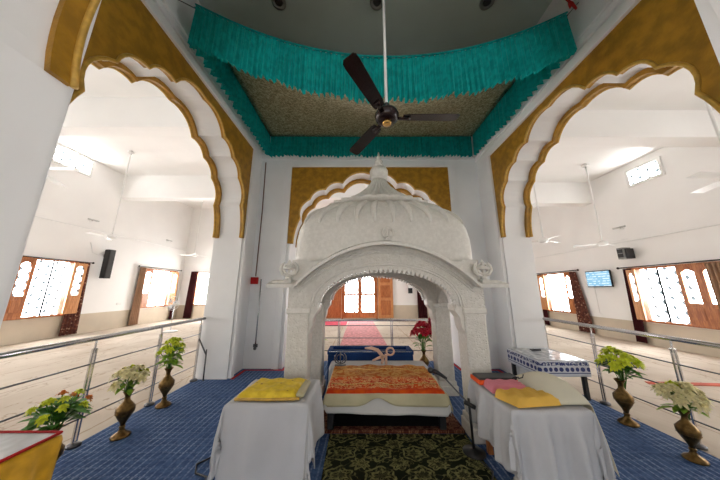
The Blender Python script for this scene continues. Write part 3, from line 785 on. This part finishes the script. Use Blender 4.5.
for sgn in (-1, 1):
    for j, fx in enumerate(angs):
        pts = []; rr = []
        for q in range(15):
            t_ = q/14; i = lerp(10, 3.6, t_)
            # choose the angle whose x matches fx of the half width at this height, drawn inward near the top
            k = int(min(i, 9)); A = DP[k]; B = DP[k+1]; e = lerp(A[2], B[2], i-k)
            f_ = fx + .035*math.sin(PI*t_)*(1 if fx > 0 else -1)
            f_ = max(-.985, min(.985, f_)); c = math.copysign(abs(f_)**(e/2), f_)
            a = math.acos(c)*sgn
            pts.append(dome_pt(i, a, .016)); rr.append(.012+.036*math.sin(PI*min(1, t_*1.02))**.8)
        MB().tube(pts, rr, 8).build('dome_rib', MARBLES, dome, True)
MB().tube([dome_pt(3.7, 2*PI*k/100, .002) for k in range(101)], .008, 6).build('dome_band', MARBLES, dome, True)
nl = 96
prof = [(.50,2.655,0),(.66,2.69,.05),(.735,2.712,.09),(.735,2.738,.09),(.60,2.758,.03)]
m = MB(); vs = []
for r_, z, fl in prof:
    for k in range(nl):
        a = 2*PI*k/nl; q = r_*(1+fl*abs(math.cos(12*a))-fl/2); vs.append((PX+q*math.cos(a), PY+q*.63*math.sin(a), z))
m.add(vs, [(i*nl+k, i*nl+(k+1) % nl, (i+1)*nl+(k+1) % nl, (i+1)*nl+k) for i in range(4) for k in range(nl)] + [tuple(range(nl-1, -1, -1)), tuple(4*nl+k for k in range(nl))]).build('lotus_ledge', MARBLES, palki, True)
cone = [(.62,2.74),(.54,2.79),(.44,2.85),(.345,2.91),(.26,2.975),(.19,3.04),(.14,3.105),(.11,3.17)]
MB().lathe(cone, (PX, PY, 0), 256, 1, .70, (28, [.20,.28,.32,.34,.34,.32,.26,.10])).build('fluted_cone', MARBLES, palki, True)
fin = MB().lathe([(.115,3.165),(.13,3.18),(.09,3.195),(.09,3.20),(.125,3.225),(.142,3.27),(.142,3.31),(.118,3.355),(.075,3.38),(.055,3.39),(.075,3.40),(.075,3.415),(.045,3.43),(.04,3.445),(.062,3.465),(.066,3.485),(.045,3.51),(.03,3.52),(.045,3.54),(.042,3.56),(.02,3.585),(.008,3.65)], (PX, PY, 0), 28).build('finial', MARBLES, palki, True)
def khanda(c, R, parent, name='carved_emblem', mat=None, stem=True, r=.014):
    """round emblem : ring, upright double edged sword, two curved blades"""
    mat = mat or MARBLES
    x, y, z = c; m = MB()
    m.tube([(x+R*.62*math.cos(2*PI*k/28), y, z+R*.62*math.sin(2*PI*k/28)) for k in range(29)], r*.8, 6)
    m.tube([(x, y, z-R*.95), (x, y, z-.2*R), (x, y, z+.75*R), (x, y, z+1.1*R)], [r*.7, r*.9, r*1.5, .002], 6)
    for s in (-1, 1):
        m.tube([(x+s*R*.12, y, z-R*.85), (x+s*R*.7, y, z-R*.65), (x+s*R*1.0, y, z-.1*R), (x+s*R*.88, y, z+.45*R), (x+s*R*.55, y, z+.85*R)], [r*.7, r, r*1.3, r*1.1, .003], 6)
    if stem: m.box(x-R*.5, x+R*.5, y-.04, y+.04, z-R*1.45, z-R*1.25).box(x-R*.3, x+R*.3, y-.03, y+.03, z-R*1.27, z-R*.9)
    return m.build(name, mat, parent, True)
yf = PY - PB
for s in (-1, 1):
    o_ = khanda((PX+s*1.10, yf-.03, 1.735), .095, palki, r=.017)
    MB().lathe([(.06,-.01),(.07,0),(.07,.01),(.03,.03),(.02,.04)], (PX+s*1.10, yf-.03, 1.735), 16).build('boss', MARBLES, o_, True)
o_ = khanda((PX+.035, PY-.655, 2.17), .07, palki, r=.013)
MB().ball((PX+.035, PY-.635, 2.17), (.05, .025, .05)).build('boss', MARBLES, o_, True)

# ------------------------------------------------------------------ draped cloth
def drape(x0, x1, y0, y1, zt, dl, dr, df, db, wave=.02, freq=9, flare=.12, top=None, hem=None, nx=60, ny=50, rnd=.03, seed=0):
    def fn(u, v):
        S = lerp(x0-dl, x1+dr, u); Q = lerp(y0-df, y1+db, v)
        ox = max(0, x0-S) or -max(0, S-x1); oy = max(0, y0-Q) or -max(0, Q-y1)
        x = min(max(S, x0), x1); y = min(max(Q, y0), y1)
        ax, ay = abs(ox), abs(oy); d = max(ax, ay) if min(ax, ay) == 0 else math.hypot(ax, ay)*.80
        z = zt + (top(x, y) if top else 0)
        if hem and d > 0: d *= hem(S, Q)
        z -= max(0, d - rnd*.4)
        k = min(1, d/rnd)
        al = Q if ax > ay else S
        wv = wave*(math.sin(freq*al + seed) + .5*math.sin(freq*2.3*al + 1 + seed))*min(1, d/.25)
        if ax > 0: x -= math.copysign(1, ox)*(rnd*k*.6 + flare*ax + (wv if ax >= ay else 0))
        if ay > 0: y -= math.copysign(1, oy)*(rnd*k*.6 + flare*ay + (wv if ay > ax else 0))
        return (x, y, max(z, .03))
    return MB().grid(fn, nx, ny)
def small_table(x0, x1, y0, y1, zt, label, mat=None, leg=.045):
    t = thing('side_table', ((x0+x1)/2, (y0+y1)/2, .012), label, 'table')
    mat = mat or WOOD
    MB().box(x0, x1, y0, y1, zt-.03, zt).build('tabletop', mat, t, bevel=.005)
    for x in (x0+.03, x1-.03-leg):
        for y in (y0+.03, y1-.03-leg): MB().box(x, x+leg, y, y+leg, .013, zt-.03).build('leg', mat, t, bevel=.004)
    return t

# left offering table
small_table(-1.03, -.45, 2.10, 2.56, .605, 'small table hidden under the white cloth on the left of the bed')
o = drape(-1.05, -.43, 2.08, 2.58, .618, .50, .46, .585, .02, .026, 13, .07).build('tablecloth', WCLOTH, None, True, solid=.006)
tag(o, 'white tablecloth under the yellow cloth, left of the bed', 'tablecloth')
def folded(x0, x1, y0, y1, z0, h, mat, name, label, rz=0, skew=0, parts=None, nx=24, ny=18, amp=.008, cat='cloth'):
    cx, cy = (x0+x1)/2, (y0+y1)/2
    t = thing(name, (cx, cy, z0), label, cat); t.rotation_euler.z = rz
    def fn(u, v):
        a, b = u*2-1, v*2-1
        e = max(abs(a), abs(b)); z = h*(1-max(0, (e-.78)/.22)**2.5)*1.0 + amp*math.sin(9*a+3*b)*math.cos(7*b)*(e < .9)
        return (cx + a*(x1-x0)/2 + skew*b, cy + b*(y1-y0)/2, z0 + max(.001, z))
    MB().grid(fn, nx, ny).add([(cx+sx*(x1-x0)/2+skew*sy, cy+sy*(y1-y0)/2, z0+.001) for sx, sy in ((-1,-1),(-1,1),(1,1),(1,-1))], [(0, 1, 2, 3)]).build('folded_layer', mat, t, True)
    return t
t = folded(-.99, -.50, 2.09, 2.45, .632, .055, YELLOW, 'folded_cloth', 'embroidered bright yellow folded cloth on the left white table', .0, .02)
m = MB(); m.tube([(-1.01, 2.10, .640), (-.74, 2.08, .643), (-.49, 2.10, .643)], .011, 6); m.build('gold_fringe', GEDGE, t, True)
m = MB(); m.box(-.53, -.46, 2.12, 2.42, .634, .675); m.build('olive_side_trim', OLIVE, t, bevel=.02)

# right offering table
small_table(1.16, 1.71, 2.00, 2.58, .60, 'small table hidden under the white cloth on the right of the bed')
o = drape(1.14, 1.73, 1.98, 2.60, .614, .44, .50, .59, .02, .034, 24, .04, hem=lambda S, Q: .88+.12*sm(2.5, 2.0, Q) if S < 1.2 else 1.0, seed=1.0, nx=90, ny=70).build('tablecloth', WCLOTH, None, True, solid=.006)
tag(o, 'white tablecloth with gathered folds on the table right of the bed', 'tablecloth')
t = thing('tray', (1.26, 2.5, .63), 'black shallow tray with orange cloth edge on the right white table', 'tray')
MB().box(1.13, 1.52, 2.42, 2.58, .632, .685).build('body', BLACK, t, bevel=.012)
MB().box(1.11, 1.54, 2.39, 2.42, .632, .672).box(1.11, 1.13, 2.42, 2.58, .632, .672).build('orange_edge', ORED, t, bevel=.01)
folded(1.14, 1.46, 2.21, 2.39, .632, .06, PINK, 'folded_cloth', 'pink folded cloth beside the black tray on the right table', -.05, .0, amp=.006)
folded(1.15, 1.52, 1.985, 2.19, .632, .06, OCHRE, 'folded_cloth', 'ochre yellow folded cloth at the front of the right table', .12, -.03, amp=.012)
def gz(x, y): return .13*max(0, math.sin(PI*(x-1.46)/.40))**.6*max(0, math.sin(PI*(y-2.02)/.55))**.7
o = drape(1.46, 1.765, 2.02, 2.57, .634, .0, .48, .0, .0, .012, 12, .20, top=gz, seed=2).build('gauze_cover', TULLE, None, True, solid=.006)
tag(o, 'cream gauze cover heaped on the right table and hanging off its side', 'cover')
o = MB().tube([(1.40, 2.375, .69), (1.44, 2.395, .70), (1.47, 2.37, .71), (1.45, 2.34, .71), (1.48, 2.33, .72), (1.51, 2.36, .735)], .005, 6).build('cord', BLACK, None, True); tag(o, 'short black cord lying behind the pink cloth on the right table', 'cord')

# gold-clothed table, lower left corner
small_table(-2.16, -1.74, 1.22, 1.50, .675, 'small table hidden under the golden cloth in the near left corner')
t = thing('tablecloth', (-1.98, 1.3, .69), 'golden yellow cloth with white plastic top in the near left corner', 'tablecloth')
drape(-2.19, -1.71, 1.20, 1.53, .690, .0, .55, .55, .0, .030, 24, .06, nx=90).build('skirt', GOLDCL, t, True, solid=.006)
MB().box(-2.185, -1.715, 1.205, 1.525, .697, .703).build('plastic_top', plain('clear_plastic_sheet', (.62,.64,.65), .12, var=.15, scale=8, bump=.3, bscale=9), t)
MB().tube([(-2.19, 1.53, .704), (-1.71, 1.53, .704), (-1.705, 1.20, .704)], .008, 6).build('red_piping', REDCL, t, True)

# bed
bx0, bx1, by0, by1 = -.36, .93, 2.80, 3.56
t = thing('low_bed', (.285, 3.2, .05), 'low cot under the embroidered orange cloth inside the marble canopy', 'bed')
MB().box(bx0, bx1, by0, by1, .25, .34).build('frame', WOOD, t, bevel=.01)
for x in (bx0+.01, bx1-.08):
    for y in (by0+.02, by1-.09): MB().box(x, x+.07, y, y+.07, .051, .25).build('leg', BLACK, t, bevel=.01)
MB().box(bx0+.05, bx1-.05, by0+.09, by0+.11, .055, .25).build('underbed_shade_panel', plain('shade_black', (.004,.004,.004), .95, spec=.05), t)  # added black panel, paints in the dark shade under the bed
MB().box(bx0+.01, bx1-.01, by0+.01, by1-.01, .34, .40).build('mattress', SHEET, t, bevel=.03)
def bump_(x, y): return .03*sm(2.8, 3.3, y)*(1-.5*abs((x-.285)/.65)**3) + .008*math.sin(11*x)*math.sin(9*y)
o = drape(bx0, bx1, by0, by1, .405, .12, .12, .20, .02, .01, 8, .06, top=bump_, hem=lambda S, Q: 1.0+.12*(S-.285)).build('bed_sheet', SHEET, None, True, solid=.005)
tag(o, 'plain white sheet hanging over the front of the low bed', 'sheet')
o = drape(bx0+.01, bx1-.01, by0, by1, .416, .20, .20, .13, .0, .012, 9, .22, top=bump_, hem=lambda S, Q: 1-.62*math.exp(-((S-.19)/.13)**2), nx=90).build('cover_cloth', OLIVE, None, True, solid=.004)
tag(o, 'olive cream satin cover showing below the orange cloth on the bed', 'cloth')
t = thing('embroidered_cloth', (.285, 2.80, .42), 'orange and gold brocade cloth spread over the bed', 'cloth')
def rtop(x, y): return bump_(x, y) + .012 + .006*math.sin(23*x+4*y)*math.sin(19*y)
drape(bx0+.02, bx1-.04, by0+.01, by1, .424, .10, .02, .055, .0, .006, 9, .12, top=rtop, hem=lambda S, Q: 1.0-.4*math.exp(-((S-.19)/.13)**2)*(Q < 2.81), nx=90, ny=60).build('brocade', RUMALA, t, True, solid=.005)
m = MB()
for y in (2.95, 3.38): m.tube([(x/40, y+.006*math.sin(x*2.1), .424+rtop(x/40, y)+.004) for x in range(-13, 36)], .006, 5)
m.build('gold_braid', FANG, t, True)
# white low stool cloth and blue chest behind
o = drape(-.42, .95, 3.62, 3.86, .44, .06, .14, .30, .0, .008, 10, .05, nx=50, ny=24).build('white_cover', WCLOTH, None, True, solid=.006)
tag(o, 'white cover over the low bench between the bed and the navy chest', 'cloth')
small = thing('low_bench', (.26, 3.74, .05), 'low bench under a white cover behind the bed', 'bench')
MB().box(-.41, .94, 3.63, 3.85, .38, .425).build('seat', WOOD, small)
for x in (-.40, .87): MB().box(x, x+.06, 3.66, 3.82, .013, .38).build('leg', WOOD, small)
t = thing('velvet_chest', (.17, 4.2, .012), 'navy blue velvet chest with open rimmed top behind the bed', 'chest')
x0, x1, y0, y1 = -.52, .86, 4.05, 4.40
MB().box(x0, x1, y0, y1, .013, .475).build('body', BLUE, t, bevel=.012)
MB().box(x0-.01, x1+.01, y0-.01, y0+.05, .475, .54).box(x0-.01, x1+.01, y1-.05, y1+.01, .475, .54).box(x0-.01, x0+.06, y0+.05, y1-.05, .475, .54).box(x1-.06, x1+.01, y0+.05, y1-.05, .475, .54).build('rim', BLUE, t, bevel=.015)
MB().box(x0+.06, x1-.06, y0+.05, y1-.05, .476, .483).build('lining', plain('grey_lining', (.32,.36,.42), .5), t)
m = MB().tube([(x0+.02, y0-.012, .525), (x1-.02, y0-.012, .525)], .007, 6); m.build('silver_braid', STEEL, t, True)
# emblems on the cover
t = thing('metal_emblem', (-.28, 3.60, .44), 'dark metal ring emblem with upright sword left of the bed head', 'emblem')
khanda((-.28, 3.60, .545), .085, t, 'emblem', DSTEEL, False, .009)
MB().box(-.36, -.20, 3.57, 3.63, .445, .462).build('base', DSTEEL, t, bevel=.004)
t = thing('wooden_emblem', (.31, 3.66, .45), 'pale pinkish carved emblem with curved blade and loop behind the orange cloth', 'emblem')
def ribbon(pts, w, th=.02):
    L_ = []; R_ = []
    for i, p in enumerate(pts):
        a = pts[max(0, i-1)]; b = pts[min(len(pts)-1, i+1)]; dx, dz = b[0]-a[0], b[1]-a[1]; l = math.hypot(dx, dz) or 1
        L_.append((p[0]-dz/l*w[i]/2, p[1]+dx/l*w[i]/2)); R_.append((p[0]+dz/l*w[i]/2, p[1]-dx/l*w[i]/2))
    return MB().prism(L_ + R_[::-1], 'y', 3.64, 3.64+th)
EX, EZ = .31, .47
ribbon([(EX-.24, EZ+.20), (EX-.14, EZ+.20), (EX-.05, EZ+.17), (EX+.01, EZ+.10), (EX+.02, EZ+.03), (EX, EZ-.01)], [.015, .04, .05, .05, .045, .03]).build('curved_blade', PWOOD, t, bevel=.004)
ribbon([(EX-.13, EZ+.03), (EX-.03, EZ+.07), (EX+.05, EZ+.09), (EX+.10, EZ+.12)], [.02, .035, .035, .03]).build('cross_piece', PWOOD, t, bevel=.004)
MB().tube([(EX+.13+.055*math.cos(2*PI*k/20), 3.65, EZ+.155+.05*math.sin(2*PI*k/20)) for k in range(21)], .014, 6).build('loop', PWOOD, t, True)
MB().box(EX+.05, EX+.085, 3.635, 3.665, EZ-.02, EZ+.12).build('stem', PWOOD, t, bevel=.004)

# microphone on its boom stand
t = thing('microphone_stand', (1.06, 2.52, .012), 'black microphone stand with boom reaching over the bed', 'microphone stand')
MB().lathe([(.10, .024), (.10, .035), (.04, .05), (.02, .06)], (1.06, 2.52, 0)).build('base', BLACK, t, True)
MB().tube([(1.06, 2.52, .05), (1.055, 2.53, .47)], .012, 8).build('pole', BLACK, t, True)
MB().tube([(1.01, 2.53, .44), (1.06, 2.515, .42), (1.10, 2.505, .40)], .02, 8).build('clutch', BLACK, t, True)
MB().tube([(1.06, 2.515, .42), (.98, 2.62, .50), (.90, 2.712, .585)], .007, 6).build('boom', DSTEEL, t, True)
t = thing('microphone', (.84, 2.74, .6), 'black microphone on the boom above the orange cloth', 'microphone')
MB().tube([(.92, 2.715, .58), (.84, 2.735, .63), (.79, 2.745, .648)], [.014, .02, .024], 10).build('handle', BLACK, t, True)
MB().ball((.765, 2.75, .652), (.035, .03, .03)).build('windscreen', BLACK, t, True)
o = MB().tube([(1.06, 2.40, .03), (1.10, 2.28, .03), (1.02, 2.15, .03), (1.06, 2.0, .03), (1.0, 1.85, .03)], .007, 6).build('cable', BLACK, None, True); tag(o, 'black microphone cable on the carpet at the right table', 'cable')
o = MB().tube([(-.98, 2.6, .02), (-1.15, 2.58, .02), (-1.32, 2.50, .02), (-1.42, 2.38, .02), (-1.36, 2.28, .02), (-1.24, 2.24, .02), (-1.22, 2.16, .02), (-1.34, 2.05, .02), (-1.30, 1.9, .02)], .007, 6).build('cable', BLACK, None, True); tag(o, 'black cable winding over the blue carpet left of the white table', 'cable')

# blue and white low table on the right
t = thing('side_table', (2.86, 3.92, .012), 'low black-legged table under a blue and white cloth by the right arch', 'table')
ax0, ax1, ay0, ay1, az = 2.53, 3.19, 3.57, 4.26, .51
MB().box(ax0, ax1, ay0, ay1, az-.04, az).build('tabletop', BLACK, t)
for x in (ax0+.01, ax1-.06):
    for y in (ay0+.01, ay1-.06): MB().box(x, x+.05, y, y+.05, .013, az-.04).build('leg', BLACK, t, bevel=.006)
def bluewhite():
    n = N('blue_and_white_print'); x = n.xyz(); z = x[2]
    s = n.math('ADD', x[0], x[1])
    fz = n.math('SUBTRACT', z, -.105)
    fu = n.math('SUBTRACT', n.math('FRACT', n.math('DIVIDE', s, .075)), .5)
    d = n.math('SQRT', n.math('ADD', n.math('POWER', n.math('MULTIPLY', fu, .075), 2), n.math('POWER', fz, 2)))
    dot = n.math('LESS_THAN', d, .028)
    top = n.math('MULTIPLY', n.math('GREATER_THAN', z, -.055), n.math('LESS_THAN', z, -.012))
    bot = n.math('MULTIPLY', n.math('GREATER_THAN', z, -.158), n.math('LESS_THAN', z, -.148))
    g = n.math('MAXIMUM', n.math('MAXIMUM', dot, bot), n.math('MULTIPLY', top, n.ramp(n.noise(40, 2), .42, .5)))
    n.set(n.mix(g, (.62,.64,.70), (.015,.03,.16)), .6); return n.mat
t2 = thing('tablecloth', (ax0, ay0, az+.008), 'blue and white printed cloth under clear plastic on the low table', 'tablecloth')
drape(ax0-.01, ax1+.01, ay0-.01, ay1+.01, az+.008, .20, .19, .20, .0, .006, 20, .03, rnd=.012, nx=50).build('printed_cloth', bluewhite(), t2, True, solid=.004)
pl = N('plastic_cover'); pl.set(pl.mix(pl.ramp(pl.noise(12, 4), .35, .7), (.30,.32,.36), (.60,.62,.64)), .08, .1); pl.bump(pl.noise(7, 3), .35, .02)
MB().box(ax0, ax1, ay0, ay1, az+.014, az+.018).build('plastic_cover', pl.mat, t2)
o = MB().box(2.80, 2.96, 4.08, 4.13, az+.022, az+.042).build('small_box', BLACK, None, bevel=.006); tag(o, 'small flat black box lying on the blue and white table', 'box')

# ------------------------------------------------------------------ brass vases and bouquets
VP = [(.085,0),(.09,.012),(.075,.03),(.035,.055),(.022,.085),(.03,.10),(.022,.115),(.032,.15),(.060,.195),(.082,.24),(.088,.27),(.082,.30),(.055,.335),(.030,.365),(.024,.395),(.030,.425),(.048,.455),(.054,.465),(.046,.462),(.02,.42)]
def vase(x, y, h, label, grp='brass flower vases', z=.012):
    t = thing('flower_vase', (x, y, z), label, 'vase', grp); k = h/.465
    i1 = 6
    MB().lathe([(r*k, q*k) for r, q in VP[:i1+1]], (x, y, z), 28).build('foot', BRASS, t, True)
    MB().lathe([(r*k, q*k) for r, q in VP[i1:]], (x, y, z), 28).build('body', BRASS, t, True)
    m = MB()
    for q in (.238, .29): m.lathe([(.080*k, q*k), (.088*k, (q+.005)*k), (.080*k, (q+.010)*k)], (x, y, z), 28)
    m.build('band', BRASS, t, True)
def leafv(m, p, d, L, w, up=Vector((0, 0, 1))):
    d = d.normalized(); s = d.cross(up); s = s.normalized() if s.length > .01 else Vector((1, 0, 0)); nn = s.cross(d)
    vs = []
    for q, k in ((0, .15), (.3, .85), (.6, 1), (.85, .55), (1, .03)):
        c = p + d*L*q + Vector((0, 0, -.35*L*q*q)) 
        vs += [c - s*w*k + nn*w*k*.35, c, c + s*w*k + nn*w*k*.35]
    m.add(vs, [(3*i+j, 3*i+j+1, 3*i+j+4, 3*i+j+3) for i in range(4) for j in (0, 1)])
def bouquet(x, y, z, h, R, petal, leafm, label, nb, nl, bs=.04, seed=1, petal2=None, lean=(0, 0), leafL=.15):
    rnd = random.Random(seed)
    t = thing('flower_bouquet', (x, y, z), label, 'flowers', 'bouquets in the brass vases')
    heads = []
    for i in range(nb):
        a = i*2.39996; q = math.sqrt((i+.4)/nb)
        heads.append(Vector((x + lean[0] + R*q*math.cos(a)*.85, y + lean[1] + R*q*math.sin(a)*.85, z + h*(1-.42*q*q) + rnd.uniform(-.03, .03))))
    m = MB()
    for hd in heads: m.tube([(x, y, z-.10), (lerp(x, hd.x, .35), lerp(y, hd.y, .35), lerp(z, hd.z, .5)), hd], .004, 5)
    m.build('stems', LEAF, t, True)
    m = MB()
    for i in range(nl):
        a = rnd.uniform(0, 2*PI); el = rnd.uniform(-.1, 1.1); hh = rnd.uniform(.1, .62)*h
        p = Vector((x+lean[0]*.6+.25*R*math.cos(a), y+lean[1]*.6+.25*R*math.sin(a), z+hh))
        leafv(m, p, Vector((math.cos(a)*math.cos(el), math.sin(a)*math.cos(el), math.sin(el))), leafL*rnd.uniform(.7, 1.25), leafL*.22)
    m.build('foliage', leafm, t, True)
    for i, hd in enumerate(heads):
        m = MB(); dirv = (hd - Vector((x, y, z+h*.2))).normalized()
        e1 = Vector((1, 0, 0)) if abs(dirv.x) < .8 else Vector((0, 1, 0))
        s1 = dirv.cross(e1).normalized(); s2 = dirv.cross(s1)
        for ring, (cnt, el0, ln) in enumerate(((8, .05, 1), (8, .5, .95), (6, .95, .85), (4, 1.3, .75))):
            for k in range(cnt):
                a = 2*PI*k/cnt + ring*.4 + rnd.uniform(-.25, .25)
                d = (s1*math.cos(a) + s2*math.sin(a))*math.cos(el0) + dirv*math.sin(el0)
                leafv(m, hd, d, bs*ln*rnd.uniform(.8, 1.2), bs*.26*ln, dirv)
        m.ball(hd, bs*.4, 8, 5)
        m.build('blossom', petal2 if petal2 and i % 5 == 1 else petal, t, True)
vase(-2.488, 2.784, .43, 'brass vase of cream flowers by the second left railing post')
bouquet(-2.49, 2.784, .42, .25, .17, PCREAM, LEAFY, 'cream and pale green bouquet in the nearer left vase', 16, 34, .06, 3, PYEL, leafL=.12)
vase(-2.584, 3.436, .46, 'brass vase of lime flowers at the farther left railing post')
bouquet(-2.584, 3.436, .45, .38, .15, PYEL, LEAFY, 'lime yellow leafy bouquet in the farther left vase', 13, 60, .06, 5, leafL=.13)
vase(3.058, 3.021, .46, 'brass vase of lime yellow flowers beside the right railing, farther one')
bouquet(3.10, 3.02, .45, .33, .20, PYEL, LEAF, 'bright lime yellow bouquet in the farther right vase', 15, 50, .075, 8, leafL=.14)
vase(2.998, 2.441, .40, 'brass vase of cream flowers beside the right railing, nearest the camera')
bouquet(3.02, 2.44, .39, .23, .17, PCREAM, LEAFY, 'cream bouquet in the vase nearest the right edge', 18, 36, .065, 11, PYEL, leafL=.12)
vase(-2.41, 2.10, .43, 'brass vase behind the golden cloth table in the near left')
bouquet(-2.41, 2.10, .42, .25, .20, PYEL, LEAF, 'spreading green bouquet with orange blooms behind the golden table', 12, 60, .04, 14, PORNG, leafL=.15)
vase(1.13, 4.44, .45, 'brass vase of red flowers seen left of the back right pillar')
bouquet(1.13, 4.44, .45, .46, .20, PRED, LEAF, 'crimson bouquet left of the back right marble pillar', 18, 24, .085, 17)
vase(1.44, 4.66, .45, 'brass vase partly hidden by the back right marble pillar')
bouquet(1.44, 4.66, .45, .58, .16, PRED, LEAF, 'tall crimson bouquet partly hidden by the back right pillar', 16, 18, .09, 18)
vase(-.78, 4.45, .45, 'brass vase beside the back left marble pillar')
bouquet(-.78, 4.45, .45, .36, .16, PRED, LEAFY, 'red and green bouquet peeping past the back left pillar', 8, 26, .06, 19, PCREAM)

# cable and switch boxes on the front left pier
t = thing('wall_cable', (-2.2, 4.9, 2.2), 'brown cable running down the left corner to a red box', 'cable')
MB().tube([(-2.19, 4.90, 4.4), (-2.17, 4.90, 3.2), (-2.18, 4.90, 1.78)], .011, 6).build('lead', plain('brown_cable', (.16,.07,.04), .5), t, True)
MB().box(-2.26, -2.12, 4.85, 4.92, 1.62, 1.76).build('red_box', REDCL, t, bevel=.01)
t = thing('wall_pipe', (-2.05, 4.9, .9), 'grey metal rod on the left pier below the red box', 'pipe')
MB().tube([(-2.06, 4.90, 1.72), (-2.06, 4.90, .42)], .014, 8).build('rod', STEEL, t, True)
MB().ball((-2.06, 4.89, .38), .03).build('end_knob', DSTEEL, t, True)
MB().box(-2.10, -2.02, 4.89, 4.92, .40, .46).build('clip', DSTEEL, t)

# ------------------------------------------------------------------ light, sky, camera
w = bpy.data.worlds.new('daylight'); bpy.context.scene.world = w; w.use_nodes = True
bg = w.node_tree.nodes['Background']; bg.inputs[0].default_value = (.93,.96,1,1); bg.inputs[1].default_value = 1.0
cam = bpy.data.cameras.new('camera'); co = bpy.data.objects.new('camera', cam); C.objects.link(co)
FPX = 232.0
cam.sensor_width = 36; cam.lens = 36*FPX/720; cam.clip_start = .02
co.location = (0, 0, 1.5); co.rotation_euler = (PI/2 + math.atan(50/FPX), 0, 0)
sc = bpy.context.scene; sc.camera = co
sc.view_settings.view_transform = 'Standard'; sc.view_settings.look = 'None'; sc.view_settings.gamma = 1
sc.view_settings.use_curve_mapping = False; sc.view_settings.exposure = 1.42
sc.cycles.max_bounces = 10; sc.cycles.diffuse_bounces = 6
